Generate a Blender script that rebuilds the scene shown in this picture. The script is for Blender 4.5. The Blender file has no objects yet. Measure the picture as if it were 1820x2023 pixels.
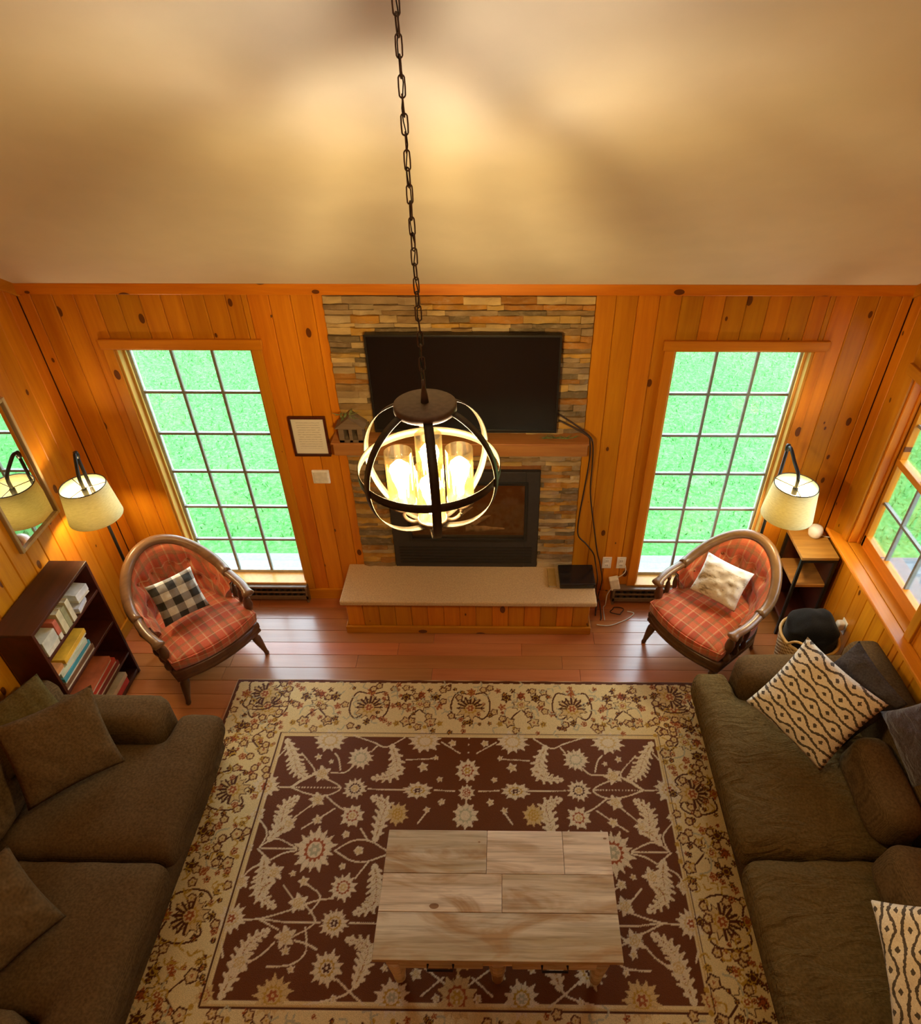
import bpy, math, random
import numpy as np
from mathutils import Vector, Matrix, noise as mnoise
random.seed(7)
RNG = np.random.default_rng(7)
S = bpy.context.scene
COL = S.collection
PI = math.pi
R = math.radians

# ------------------------------------------------------------------ camera
cam_d = bpy.data.cameras.new('camera')
cam = bpy.data.objects.new('camera', cam_d)
COL.objects.link(cam)
S.camera = cam
F, PCX, PCY = 1338.77, 977.69, 1031.46
W_, H_ = 1820.0, 2023.0
pitch, yaw, roll = .6659, -.0121, -.0019
cp, sp, cy, sy = math.cos(pitch), math.sin(pitch), math.cos(yaw), math.sin(yaw)
fw = Vector((sy * cp, cy * cp, -sp))
r0 = Vector((cy, -sy, 0))
u0 = r0.cross(fw)
rt = math.cos(roll) * r0 + math.sin(roll) * u0
up = -math.sin(roll) * r0 + math.cos(roll) * u0
M = Matrix((rt, up, -fw)).transposed().to_4x4()
M.translation = Vector((.2184, -4.0594, 3.9957))
cam.matrix_world = M
cam_d.sensor_fit = 'VERTICAL'
cam_d.sensor_height = 24
cam_d.lens = F / H_ * 24
cam_d.shift_x = -(PCX - W_ / 2) / H_
cam_d.shift_y = (PCY - H_ / 2) / H_
cam_d.clip_start = .05

# ------------------------------------------------------------------ world + exposure
wd = bpy.data.worlds.new('overcast sky')
S.world = wd
wd.use_nodes = True
wn = wd.node_tree.nodes
wn['Background'].inputs[0].default_value = (.74, .88, 1, 1)
wn['Background'].inputs[1].default_value = 13.0
S.view_settings.view_transform = 'Standard'
S.view_settings.look = 'None'
S.view_settings.gamma = 1
S.view_settings.use_curve_mapping = False
S.view_settings.exposure = 0.0
S.cycles.use_denoising = True
S.cycles.max_bounces = 7
S.cycles.diffuse_bounces = 3
S.cycles.glossy_bounces = 3
S.cycles.transparent_max_bounces = 12
S.cycles.adaptive_threshold = .025
S.cycles.sample_clamp_indirect = 6
S.cycles.caustics_reflective = False
S.cycles.caustics_refractive = False
CHANDELIER = 800.0     # bulb emission strengths
FLOORLAMP = 430.0
REARFILL = 48.0  # unseen globes added at the rear to lift the room light
WARM = (1, .84, .60)

# ------------------------------------------------------------------ materials
def nodes(name):
    m = bpy.data.materials.new(name)
    m.use_nodes = True
    nt = m.node_tree
    return m, nt, nt.nodes, nt.links, nt.nodes['Principled BSDF']


def nd(nt, typ, **kw):
    n = nt.nodes.new(typ)
    for k, v in kw.items():
        if k.startswith('i_'):
            key = k[2:]
            key = int(key) if key.isdigit() else key.replace('_', ' ')
            n.inputs[key].default_value = v
        else:
            setattr(n, k, v)
    return n


def math_(nt, op, a, b=None, clamp=False):
    n = nt.nodes.new('ShaderNodeMath')
    n.operation = op
    n.use_clamp = clamp
    for i, v in enumerate((a, b)):
        if v is None:
            continue
        if isinstance(v, (int, float)):
            n.inputs[i].default_value = v
        else:
            nt.links.new(v, n.inputs[i])
    return n.outputs[0]


def mix(nt, fac, a, b, blend='MIX'):
    n = nt.nodes.new('ShaderNodeMix')
    n.data_type = 'RGBA'
    n.blend_type = blend
    for key, v in ((0, fac), (6, a), (7, b)):
        if isinstance(v, (int, float)):
            n.inputs[key].default_value = v
        elif isinstance(v, tuple):
            n.inputs[key].default_value = (*v, 1) if len(v) == 3 else v
        else:
            nt.links.new(v, n.inputs[key])
    return n.outputs[2]


def ramp(nt, fac, stops, interp='LINEAR'):
    n = nt.nodes.new('ShaderNodeValToRGB')
    n.color_ramp.interpolation = interp
    els = n.color_ramp.elements
    while len(els) < len(stops):
        els.new(.5)
    for e, (p, c) in zip(els, stops):
        e.position = p
        e.color = (*c, 1) if len(c) == 3 else c
    nt.links.new(fac, n.inputs[0])
    return n.outputs[0]


def coords(nt, scale=(1, 1, 1), kind='Object', rnd=0.0, rot=(0, 0, 0)):
    tc = nt.nodes.new('ShaderNodeTexCoord')
    mp = nt.nodes.new('ShaderNodeMapping')
    nt.links.new(tc.outputs[kind], mp.inputs[0])
    mp.inputs['Scale'].default_value = scale
    mp.inputs['Rotation'].default_value = rot
    if rnd:
        oi = nt.nodes.new('ShaderNodeObjectInfo')
        v = nt.nodes.new('ShaderNodeCombineXYZ')
        for k, f in enumerate((1.0, 7.31, 3.77)):
            nt.links.new(math_(nt, 'MULTIPLY', oi.outputs['Random'], rnd * f), v.inputs[k])
        nt.links.new(v.outputs[0], mp.inputs['Location'])
    return mp.outputs[0]


def noise_(nt, vec, scale, detail=3, rough=.5, dist=0):
    n = nd(nt, 'ShaderNodeTexNoise')
    n.inputs['Scale'].default_value = scale
    n.inputs['Detail'].default_value = detail
    n.inputs['Roughness'].default_value = rough
    n.inputs['Distortion'].default_value = dist
    nt.links.new(vec, n.inputs['Vector'])
    return n.outputs[0]


def bump(nt, bsdf, h, strength=.3, dist=.01):
    b = nt.nodes.new('ShaderNodeBump')
    b.inputs['Strength'].default_value = strength
    b.inputs['Distance'].default_value = dist
    nt.links.new(h, b.inputs['Height'])
    nt.links.new(b.outputs[0], bsdf.inputs['Normal'])


def plain(name, col, rough=.5, metal=0, spec=.5, var=.12, vscale=30, bmp=0.0):
    m, nt, n, l, b = nodes(name)
    v = coords(nt)
    f = noise_(nt, v, vscale, 3)
    d = tuple(c * (1 - var) for c in col)
    e = tuple(min(1, c * (1 + var)) for c in col)
    l.new(ramp(nt, f, [(.3, d), (.7, e)]), b.inputs['Base Color'])
    b.inputs['Roughness'].default_value = rough
    b.inputs['Metallic'].default_value = metal
    b.inputs['Specular IOR Level'].default_value = spec
    if bmp:
        bump(nt, b, f, bmp, .003)
    return m


def wood(name, light, dark, knot=None, axis='Z', rough=.35, gscale=9, spec=.4, knotscale=4.3, rnd=40.0, streak=(.28, .72), flat=None):
    """Board wood: grain runs along AXIS of the object."""
    m, nt, n, l, b = nodes(name)
    st = {'X': (.07, 1, 1), 'Y': (1, .07, 1), 'Z': (1, 1, .07)}[axis]
    v = coords(nt, st, rnd=rnd)
    g = noise_(nt, v, gscale * 3, 5, .6, .6)
    g2 = noise_(nt, v, gscale * .6, 2, .5, 1.2)
    mixg = math_(nt, 'ADD', math_(nt, 'MULTIPLY', g, .55), math_(nt, 'MULTIPLY', g2, .45))
    c = ramp(nt, mixg, [(streak[0], dark), (.5, tuple((a + e) / 2 for a, e in zip(light, dark))), (streak[1], light)])
    oi = nt.nodes.new('ShaderNodeObjectInfo')
    hs = nt.nodes.new('ShaderNodeHueSaturation')
    l.new(math_(nt, 'ADD', math_(nt, 'MULTIPLY', oi.outputs['Random'], .32), .84), hs.inputs['Value'])
    l.new(math_(nt, 'ADD', math_(nt, 'MULTIPLY', oi.outputs['Random'], -.016), .508), hs.inputs['Hue'])
    l.new(c, hs.inputs['Color'])
    c = hs.outputs[0]
    if knot:
        kv = coords(nt, {'X': (.55, 1, 1), 'Y': (1, .55, 1), 'Z': (1, 1, .55)}[axis], rnd=rnd)
        vo = nt.nodes.new('ShaderNodeTexVoronoi')
        vo.voronoi_dimensions = '2D'
        vo.inputs['Scale'].default_value = knotscale
        ks = nt.nodes.new('ShaderNodeSeparateXYZ')
        l.new(kv, ks.inputs[0])
        kc = nt.nodes.new('ShaderNodeCombineXYZ')
        l.new(ks.outputs[1 if axis == 'Y' else 0], kc.inputs[0])
        l.new(ks.outputs[2 if flat is None else flat], kc.inputs[1])
        l.new(kc.outputs[0], vo.inputs['Vector'])
        wob = math_(nt, 'MULTIPLY', noise_(nt, kv, 30, 2), .02)
        d = math_(nt, 'ADD', vo.outputs['Distance'], wob)
        sep = nt.nodes.new('ShaderNodeSeparateColor')
        l.new(vo.outputs['Color'], sep.inputs[0])
        size = math_(nt, 'MAXIMUM', math_(nt, 'ADD', math_(nt, 'MULTIPLY', sep.outputs[0], .13), -.03), .0005)
        core = math_(nt, 'LESS_THAN', d, size)
        halo = math_(nt, 'SUBTRACT', 1, math_(nt, 'DIVIDE', d, math_(nt, 'ADD', math_(nt, 'MULTIPLY', size, 2.2), .001)), True)
        c = mix(nt, math_(nt, 'MULTIPLY', halo, .55), c, dark)
        c = mix(nt, math_(nt, 'MULTIPLY', core, .88), c, knot)
    l.new(c, b.inputs['Base Color'])
    b.inputs['Roughness'].default_value = rough
    b.inputs['Specular IOR Level'].default_value = spec
    bump(nt, b, g, .08, .002)
    return m


PINE_L, PINE_D, KNOT = (.65, .25, .010), (.41, .113, .003), (.07, .014, .003)
M_pine = wood('knotty pine upright', PINE_L, PINE_D, KNOT, 'Z')
M_pine_x = wood('knotty pine lying', PINE_L, PINE_D, KNOT, 'X')
M_pine_y = wood('knotty pine along the side wall', PINE_L, PINE_D, KNOT, 'Y')
M_jamb = wood('pale pine jamb', (.74, .42, .10), (.58, .28, .06), None, 'Z')
M_floor = wood('brown floor plank', (.50, .185, .055), (.33, .095, .022), None, 'X', rough=.3, gscale=7, spec=.75)
_fb = M_floor.node_tree.nodes['Principled BSDF']
_fb.inputs['Coat Weight'].default_value = .8
_fb.inputs['Coat Roughness'].default_value = .16
M_mantel = wood('orange mantel beam', (.50, .20, .055), (.27, .085, .02), None, 'X', rough=.5)
M_table = wood('weathered grey oak', (.84, .73, .50), (.52, .38, .19), (.24, .10, .02), 'X', rough=.6, gscale=5, knotscale=3.6, streak=(.38, .60), flat=1)
# the table boards carry broad warm stains over the weathered grey
_nt = M_table.node_tree
_b = _nt.nodes['Principled BSDF']
_src = _b.inputs['Base Color'].links[0].from_socket
_st = noise_(_nt, coords(_nt, (.30, 1, 1), rnd=23), 5.0, 4, .6, 1.6)
_s2 = noise_(_nt, coords(_nt, (.05, 1, 1), rnd=31), 60, 3, .6, .4)
_c = mix(_nt, ramp(_nt, _st, [(.50, (0, 0, 0)), (.66, (.85, .85, .85))]), _src, (.44, .26, .09))
_c = mix(_nt, .55, _c, ramp(_nt, _s2, [(.36, (.5, .45, .38)), (.56, (1, 1, 1))]), 'MULTIPLY')
_nt.links.new(_c, _b.inputs['Base Color'])
M_bookcase = wood('dark mahogany stain', (.085, .018, .005), (.028, .006, .002), None, 'Y', rough=.4)
M_side = wood('rustic side table board', (.62, .30, .06), (.22, .08, .014), (.06, .02, .01), 'X', rough=.5)
M_chairwood = wood('dark turned chair wood', (.13, .055, .022), (.055, .02, .01), None, 'Z', rough=.28, rnd=10)
M_chairarm = wood('worn brown chair rail', (.23, .115, .045), (.11, .05, .02), None, 'X', rough=.28, rnd=10)
M_backing = plain('dark wall backing', (.20, .065, .008), .8)
M_ceiling = plain('painted plaster', (.80, .72, .60), .9, spec=.1, var=.025, vscale=5, bmp=.02)
M_black = plain('satin black', (.012, .011, .010), .35)
M_blackmetal = plain('black metal', (.02, .018, .016), .4, .6)
M_screen = plain('television glass', (.006, .006, .007), .13, spec=.6, var=.05)
M_bronze = plain('oil rubbed bronze', (.115, .075, .05), .5, .35, var=.2, vscale=60)
M_strap = plain('dark bronze strap', (.036, .025, .017), .5, .2, var=.2, vscale=60)
M_white = plain('white plastic', (.78, .74, .66), .4)
M_vinyl = plain('grey vinyl sash', (.42, .41, .36), .5)
M_muntin = plain('grey muntin bar', (.20, .19, .16), .5)
M_heater = plain('brown heater enamel', (.17, .11, .065), .4)
M_brass = plain('aged brass', (.45, .30, .12), .35, .9)
M_paper = plain('cream paper', (.72, .66, .56), .8)
M_iron = plain('fireplace iron', (.028, .022, .018), .55)
M_firebrick = plain('sooty firebrick', (.20, .13, .08), .9, var=.4, vscale=18, bmp=.3)
M_log = plain('ceramic log', (.52, .30, .13), .9, var=.6, vscale=14, bmp=.5)
M_slab = plain('sandstone slab', (.52, .34, .17), .75, spec=.3, var=.16, vscale=110, bmp=.1)
M_concrete = plain('pale concrete walk', (.135, .14, .155), .9)
M_patio = plain('grey patio paving', (.10, .105, .11), .9)
M_grey = plain('grey outdoor cushion', (.085, .095, .11), .9)
M_cord = plain('dark cord', (.035, .016, .010), .5)
M_cordwhite = plain('white cord', (.7, .68, .62), .5)


def m_stone(name, cols):
    m, nt, n, l, b = nodes(name)
    oi = nt.nodes.new('ShaderNodeObjectInfo')
    c = ramp(nt, oi.outputs['Random'], [(i / len(cols), c) for i, c in enumerate(cols)], 'CONSTANT')
    v = coords(nt, (1, 1, 2.2), rnd=30)
    f = noise_(nt, v, 16, 5, .65)
    f2 = noise_(nt, v, 5, 2)
    c = mix(nt, ramp(nt, f, [(.5, (0, 0, 0)), (.8, (.7, .7, .7))]), c, (.46, .33, .19), 'MIX')
    c = mix(nt, .75, c, ramp(nt, f2, [(.3, (.45, .42, .40)), (.65, (1, 1, 1))]), 'MULTIPLY')
    l.new(c, b.inputs['Base Color'])
    b.inputs['Roughness'].default_value = .85
    b.inputs['Specular IOR Level'].default_value = .25
    bump(nt, b, f, .8, .012)
    return m


M_stone = m_stone('ledger stone', [(.46, .22, .035), (.30, .18, .07), (.50, .30, .08), (.26, .17, .085), (.40, .17, .03),
                                   (.46, .33, .17), (.18, .125, .06), (.50, .27, .05), (.36, .24, .12), (.56, .38, .16)])


def m_fabric(name, col, var=.35, scale=90, rough=.95, bmp=.25, fold=0.0, sheen=0.0):
    m, nt, n, l, b = nodes(name)
    v = coords(nt)
    wx = nd(nt, 'ShaderNodeTexWave', bands_direction='X')
    wy = nd(nt, 'ShaderNodeTexWave', bands_direction='Y')
    for w in (wx, wy):
        w.inputs['Scale'].default_value = scale
        w.inputs['Distortion'].default_value = 1.5
        w.inputs['Detail'].default_value = 1
        l.new(v, w.inputs[0])
    weave = math_(nt, 'MULTIPLY', wx.outputs['Fac'], wy.outputs['Fac'])
    f = math_(nt, 'ADD', math_(nt, 'MULTIPLY', noise_(nt, v, scale * 1.2, 2), .7), math_(nt, 'MULTIPLY', weave, .35))
    lo, hi = tuple(c * (1 - var) for c in col), tuple(min(1, c * (1 + var)) for c in col)
    l.new(ramp(nt, f, [(.25, lo), (.7, hi)]), b.inputs['Base Color'])
    b.inputs['Roughness'].default_value = rough
    b.inputs['Specular IOR Level'].default_value = .03
    b.inputs['Sheen Weight'].default_value = sheen
    h = f
    if fold:
        fv = coords(nt, (1, 2.3, 1))
        fo = noise_(nt, fv, 4.6, 3, .55, 1.5)
        h = math_(nt, 'ADD', math_(nt, 'MULTIPLY', f, .12), math_(nt, 'MULTIPLY', fo, fold))
        bump(nt, b, h, .8, .06)
    else:
        bump(nt, b, h, bmp, .004)
    return m


SOFA = (.095, .055, .022)
M_sofa = m_fabric('taupe sofa weave', SOFA, .38, 70)
M_sofafold = m_fabric('taupe sofa weave creased', (.135, .086, .030), .38, 70, fold=1.0)
M_darkpil = m_fabric('charcoal creased cushion', (.075, .058, .050), .35, 80, fold=1.0)
M_velvet = m_fabric('plum brown velvet', (.075, .048, .045), .5, 110, fold=1.2, sheen=.35)
M_blanket = m_fabric('black fleece', (.010, .009, .009), .5, 120, sheen=.1)


def m_plaid():
    m, nt, n, l, b = nodes('red plaid upholstery')
    tc = nt.nodes.new('ShaderNodeTexCoord')
    sx = nt.nodes.new('ShaderNodeSeparateXYZ')
    l.new(tc.outputs['Object'], sx.inputs[0])
    # across: x ; along: y on the seat, z on the back
    along = math_(nt, 'ADD', sx.outputs[1], sx.outputs[2])

    def stripes(o, per, off, w):
        t = math_(nt, 'FRACT', math_(nt, 'ADD', math_(nt, 'DIVIDE', o, per), off))
        return math_(nt, 'LESS_THAN', t, w)
    base = (.56, .105, .042)
    c = mix(nt, math_(nt, 'MULTIPLY', stripes(sx.outputs[0], .115, .1, .42), .55), base, (.30, .05, .02))
    c = mix(nt, math_(nt, 'MULTIPLY', stripes(along, .115, .3, .42), .5), c, (.56, .16, .06))
    for o, off in ((sx.outputs[0], .62), (along, .85)):
        c = mix(nt, math_(nt, 'MULTIPLY', stripes(o, .115, off, .075), .42), c, (.62, .42, .20))
        c = mix(nt, math_(nt, 'MULTIPLY', stripes(o, .115, off + .5, .16), .38), c, (.16, .13, .05))
    f = noise_(nt, coords(nt), 160, 2)
    c = mix(nt, .5, c, ramp(nt, f, [(.3, (.6, .6, .6)), (.7, (1, 1, 1))]), 'MULTIPLY')
    l.new(c, b.inputs['Base Color'])
    b.inputs['Roughness'].default_value = .9
    b.inputs['Specular IOR Level'].default_value = .2
    b.inputs['Sheen Weight'].default_value = .2
    bump(nt, b, f, .2, .003)
    return m


M_plaid = m_plaid()


def gen_uv(nt):
    tc = nt.nodes.new('ShaderNodeTexCoord')
    s = nt.nodes.new('ShaderNodeSeparateXYZ')
    nt.links.new(tc.outputs['Generated'], s.inputs[0])
    return s.outputs[0], s.outputs[1]


def m_check():
    m, nt, n, l, b = nodes('buffalo check')
    u, v = gen_uv(nt)

    def par(o):
        return math_(nt, 'LESS_THAN', math_(nt, 'FRACT', math_(nt, 'MULTIPLY', o, 2.75)), .5)
    pu, pv = par(u), par(v)
    s = math_(nt, 'MULTIPLY', math_(nt, 'ADD', pu, pv), .5)
    c = ramp(nt, s, [(0, (.70, .64, .50)), (.33, (.27, .23, .18)), (.75, (.035, .030, .022))], 'CONSTANT')
    f = noise_(nt, coords(nt), 220, 2)
    c = mix(nt, .5, c, ramp(nt, f, [(.3, (.65, .65, .65)), (.7, (1, 1, 1))]), 'MULTIPLY')
    l.new(c, b.inputs['Base Color'])
    b.inputs['Roughness'].default_value = .95
    bump(nt, b, f, .2, .003)
    return m


M_check = m_check()


def m_zigzag(name, rotate=False):
    m, nt, n, l, b = nodes(name)
    u, v = gen_uv(nt)
    if rotate:
        u, v = v, u
    jag = math_(nt, 'MULTIPLY', math_(nt, 'SUBTRACT', noise_(nt, coords(nt), 70, 3), .5), .42)
    s = math_(nt, 'MULTIPLY', math_(nt, 'SINE', math_(nt, 'MULTIPLY', u, 2 * PI * 3.4)), .30)
    t = math_(nt, 'ADD', math_(nt, 'MULTIPLY', v, 10.5), jag)
    # every line leans: the whole set of waves drifts sideways across the cloth
    sh = math_(nt, 'MULTIPLY', u, 1.2)
    t = math_(nt, 'ADD', t, sh)

    def dist(off, sg):
        a = math_(nt, 'ADD', t, math_(nt, 'MULTIPLY', s, sg))
        a = math_(nt, 'FRACT', math_(nt, 'ADD', math_(nt, 'MULTIPLY', math_(nt, 'ADD', a, off), .5), .5))
        return math_(nt, 'MULTIPLY', math_(nt, 'ABSOLUTE', math_(nt, 'SUBTRACT', a, .5)), 2)
    d = math_(nt, 'MINIMUM', dist(0, 1), dist(1, -.35))
    line = math_(nt, 'LESS_THAN', d, .135)
    dash = math_(nt, 'ABSOLUTE', math_(nt, 'SUBTRACT', math_(nt, 'FRACT', math_(nt, 'MULTIPLY', u, 3.4 * 2)), .5))
    dot = math_(nt, 'LESS_THAN', math_(nt, 'ADD', math_(nt, 'MULTIPLY', dash, 2.2), math_(nt, 'MULTIPLY', math_(nt, 'SUBTRACT', .66, d), 2.0)), .42)
    k = math_(nt, 'MAXIMUM', line, dot)
    f = noise_(nt, coords(nt), 150, 2)
    cream = ramp(nt, f, [(.3, (.58, .48, .33)), (.7, (.72, .62, .46))])
    c = mix(nt, k, cream, (.075, .055, .035))
    l.new(c, b.inputs['Base Color'])
    b.inputs['Roughness'].default_value = .95
    bump(nt, b, f, .25, .004)
    return m


M_zig = m_zigzag('cream wave print')


def m_print():
    m, nt, n, l, b = nodes('sketched landscape print')
    u, v = gen_uv(nt)
    f = noise_(nt, coords(nt, (1, 2.4, 1)), 9, 5, .65)
    f2 = noise_(nt, coords(nt, (1, 1, 1)), 40, 3, .7)
    c = ramp(nt, f, [(.33, (.22, .17, .11)), (.40, (.52, .42, .27)), (.47, (.72, .64, .50)), (.75, (.80, .74, .63))])
    c = mix(nt, ramp(nt, f2, [(.58, (0, 0, 0)), (.68, (.6, .6, .6))]), c, (.22, .17, .12))
    top = math_(nt, 'GREATER_THAN', v, .8)
    c = mix(nt, top, c, (.80, .78, .74))
    l.new(c, b.inputs['Base Color'])
    b.inputs['Roughness'].default_value = .9
    return m


M_print = m_print()


def m_emit(name, col, strength):
    m, nt, n, l, b = nodes(name)
    n.remove(b)
    e = nd(nt, 'ShaderNodeEmission')
    e.inputs[0].default_value = (*col, 1)
    e.inputs[1].default_value = strength
    l.new(e.outputs[0], n['Material Output'].inputs[0])
    return m


M_bulb = m_emit('glowing filament bulb', WARM, CHANDELIER)
M_fillglobe = m_emit('opal fill globe', (1, .80, .52), REARFILL)
M_lampbulb = m_emit('glowing lamp bulb', (1, .76, .42), FLOORLAMP)


def m_glass(name, tint, refl=.07, rough=.02, cloud=0.0, cloudcol=(.8, .6, .2)):
    m, nt, n, l, b = nodes(name)
    n.remove(b)
    tr = nd(nt, 'ShaderNodeBsdfTransparent')
    tr.inputs[0].default_value = (*tint, 1)
    gl = nd(nt, 'ShaderNodeBsdfGlossy')
    gl.inputs['Roughness'].default_value = rough
    fr = nd(nt, 'ShaderNodeLayerWeight')
    fr.inputs[0].default_value = .25
    fac = math_(nt, 'ADD', math_(nt, 'MULTIPLY', fr.outputs['Fresnel'], .6), refl * .3, True)
    mx = nd(nt, 'ShaderNodeMixShader')
    l.new(fac, mx.inputs[0])
    src = tr.outputs[0]
    if cloud:
        tl = nd(nt, 'ShaderNodeBsdfTranslucent')
        tl.inputs[0].default_value = (*cloudcol, 1)
        m2 = nd(nt, 'ShaderNodeMixShader')
        f = noise_(nt, coords(nt), 60, 3, .7)
        l.new(math_(nt, 'MULTIPLY', ramp(nt, f, [(.35, (.35, .35, .35)), (.7, (1, 1, 1))]), cloud), m2.inputs[0])
        l.new(tr.outputs[0], m2.inputs[1])
        l.new(tl.outputs[0], m2.inputs[2])
        src = m2.outputs[0]
    l.new(src, mx.inputs[1])
    l.new(gl.outputs[0], mx.inputs[2])
    l.new(mx.outputs[0], n['Material Output'].inputs[0])
    return m


M_pane = m_glass('window glass', (.96, .98, .97))
M_fireglass = m_glass('fireplace glass', (.85, .82, .78), .12, .05)
M_amber = m_glass('seeded amber glass', (1, .93, .72), .15, .08, .012, (.95, .60, .16))

m, nt, n, l, b = nodes('mirror silver')
b.inputs['Base Color'].default_value = (.88, .90, .88, 1)
b.inputs['Metallic'].default_value = 1
l.new(math_(nt, 'MULTIPLY', noise_(nt, coords(nt), 4, 1), .03), b.inputs['Roughness'])
M_mirror = m


def m_shade():
    m, nt, n, l, b = nodes('linen lamp shade')
    n.remove(b)
    f = noise_(nt, coords(nt, (1, 1, 6)), 40, 2)
    c = ramp(nt, f, [(.3, (.62, .57, .32)), (.7, (.74, .69, .42))])
    df = nd(nt, 'ShaderNodeBsdfDiffuse')
    tl = nd(nt, 'ShaderNodeBsdfTranslucent')
    l.new(c, df.inputs[0])
    l.new(c, tl.inputs[0])
    mx = nd(nt, 'ShaderNodeMixShader')
    mx.inputs[0].default_value = .30
    l.new(df.outputs[0], mx.inputs[1])
    l.new(tl.outputs[0], mx.inputs[2])
    l.new(mx.outputs[0], n['Material Output'].inputs[0])
    return m


M_shade = m_shade()


def m_wicker():
    m, nt, n, l, b = nodes('woven wicker')
    tc = nt.nodes.new('ShaderNodeTexCoord')
    s = nt.nodes.new('ShaderNodeSeparateXYZ')
    l.new(tc.outputs['Object'], s.inputs[0])
    ang = math_(nt, 'ARCTAN2', s.outputs[1], s.outputs[0])
    a = math_(nt, 'SINE', math_(nt, 'MULTIPLY', ang, 26))
    z = math_(nt, 'SINE', math_(nt, 'MULTIPLY', s.outputs[2], 200))
    p = math_(nt, 'MULTIPLY', a, z)
    f = math_(nt, 'ADD', math_(nt, 'MULTIPLY', p, .4), .5)
    l.new(ramp(nt, f, [(.2, (.16, .07, .02)), (.5, (.45, .27, .11)), (.9, (.62, .46, .26))]), b.inputs['Base Color'])
    b.inputs['Roughness'].default_value = .7
    bump(nt, b, f, .7, .01)
    return m


M_wicker = m_wicker()


def m_lawn():
    m, nt, n, l, b = nodes('lawn')
    f = noise_(nt, coords(nt), 26, 6, .85)
    f2 = noise_(nt, coords(nt), .8, 3)
    c = ramp(nt, f, [(.36, (.02, .095, .018)), (.5, (.052, .19, .045)), (.62, (.11, .25, .09))])
    c = mix(nt, .35, c, ramp(nt, f2, [(.35, (.55, .8, .55)), (.65, (1, 1, .9))]), 'MULTIPLY')
    l.new(c, b.inputs['Base Color'])
    b.inputs['Roughness'].default_value = .9
    b.inputs['Specular IOR Level'].default_value = .1
    return m


M_lawn = m_lawn()
M_blade = plain('grass blade', (.09, .32, .07), .8, var=.5, vscale=3)

m, nt, n, l, b = nodes('typed page')
u, v = gen_uv(nt)
tc = nt.nodes.new('ShaderNodeTexCoord')
sx = nt.nodes.new('ShaderNodeSeparateXYZ')
l.new(tc.outputs['Generated'], sx.inputs[0])
row = math_(nt, 'LESS_THAN', math_(nt, 'FRACT', math_(nt, 'MULTIPLY', sx.outputs[2], 15)), .42)
inn = math_(nt, 'LESS_THAN', math_(nt, 'ABSOLUTE', math_(nt, 'SUBTRACT', sx.outputs[0], .5)), .36)
inz = math_(nt, 'LESS_THAN', math_(nt, 'ABSOLUTE', math_(nt, 'SUBTRACT', sx.outputs[2], .53)), .38)
wd_ = math_(nt, 'GREATER_THAN', noise_(nt, coords(nt, (9, 1, 55)), 5, 2), .42)
k = math_(nt, 'MULTIPLY', math_(nt, 'MULTIPLY', row, inn), math_(nt, 'MULTIPLY', wd_, inz))
l.new(mix(nt, math_(nt, 'MULTIPLY', k, .4), (.72, .67, .58), (.25, .22, .19)), b.inputs['Base Color'])
b.inputs['Roughness'].default_value = .6
M_typed = m

m, nt, n, l, b = nodes('rug pile')
at_ = nd(nt, 'ShaderNodeAttribute', attribute_name='Col')
f = noise_(nt, coords(nt), 260, 2)
l.new(mix(nt, .6, at_.outputs['Color'], ramp(nt, f, [(.3, (.62, .62, .62)), (.7, (1.12, 1.12, 1.12))]), 'MULTIPLY'), b.inputs['Base Color'])
b.inputs['Roughness'].default_value = .5
b.inputs['Specular IOR Level'].default_value = .10
b.inputs['Sheen Weight'].default_value = 0
bump(nt, b, f, .5, .006)
M_rug = m


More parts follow.
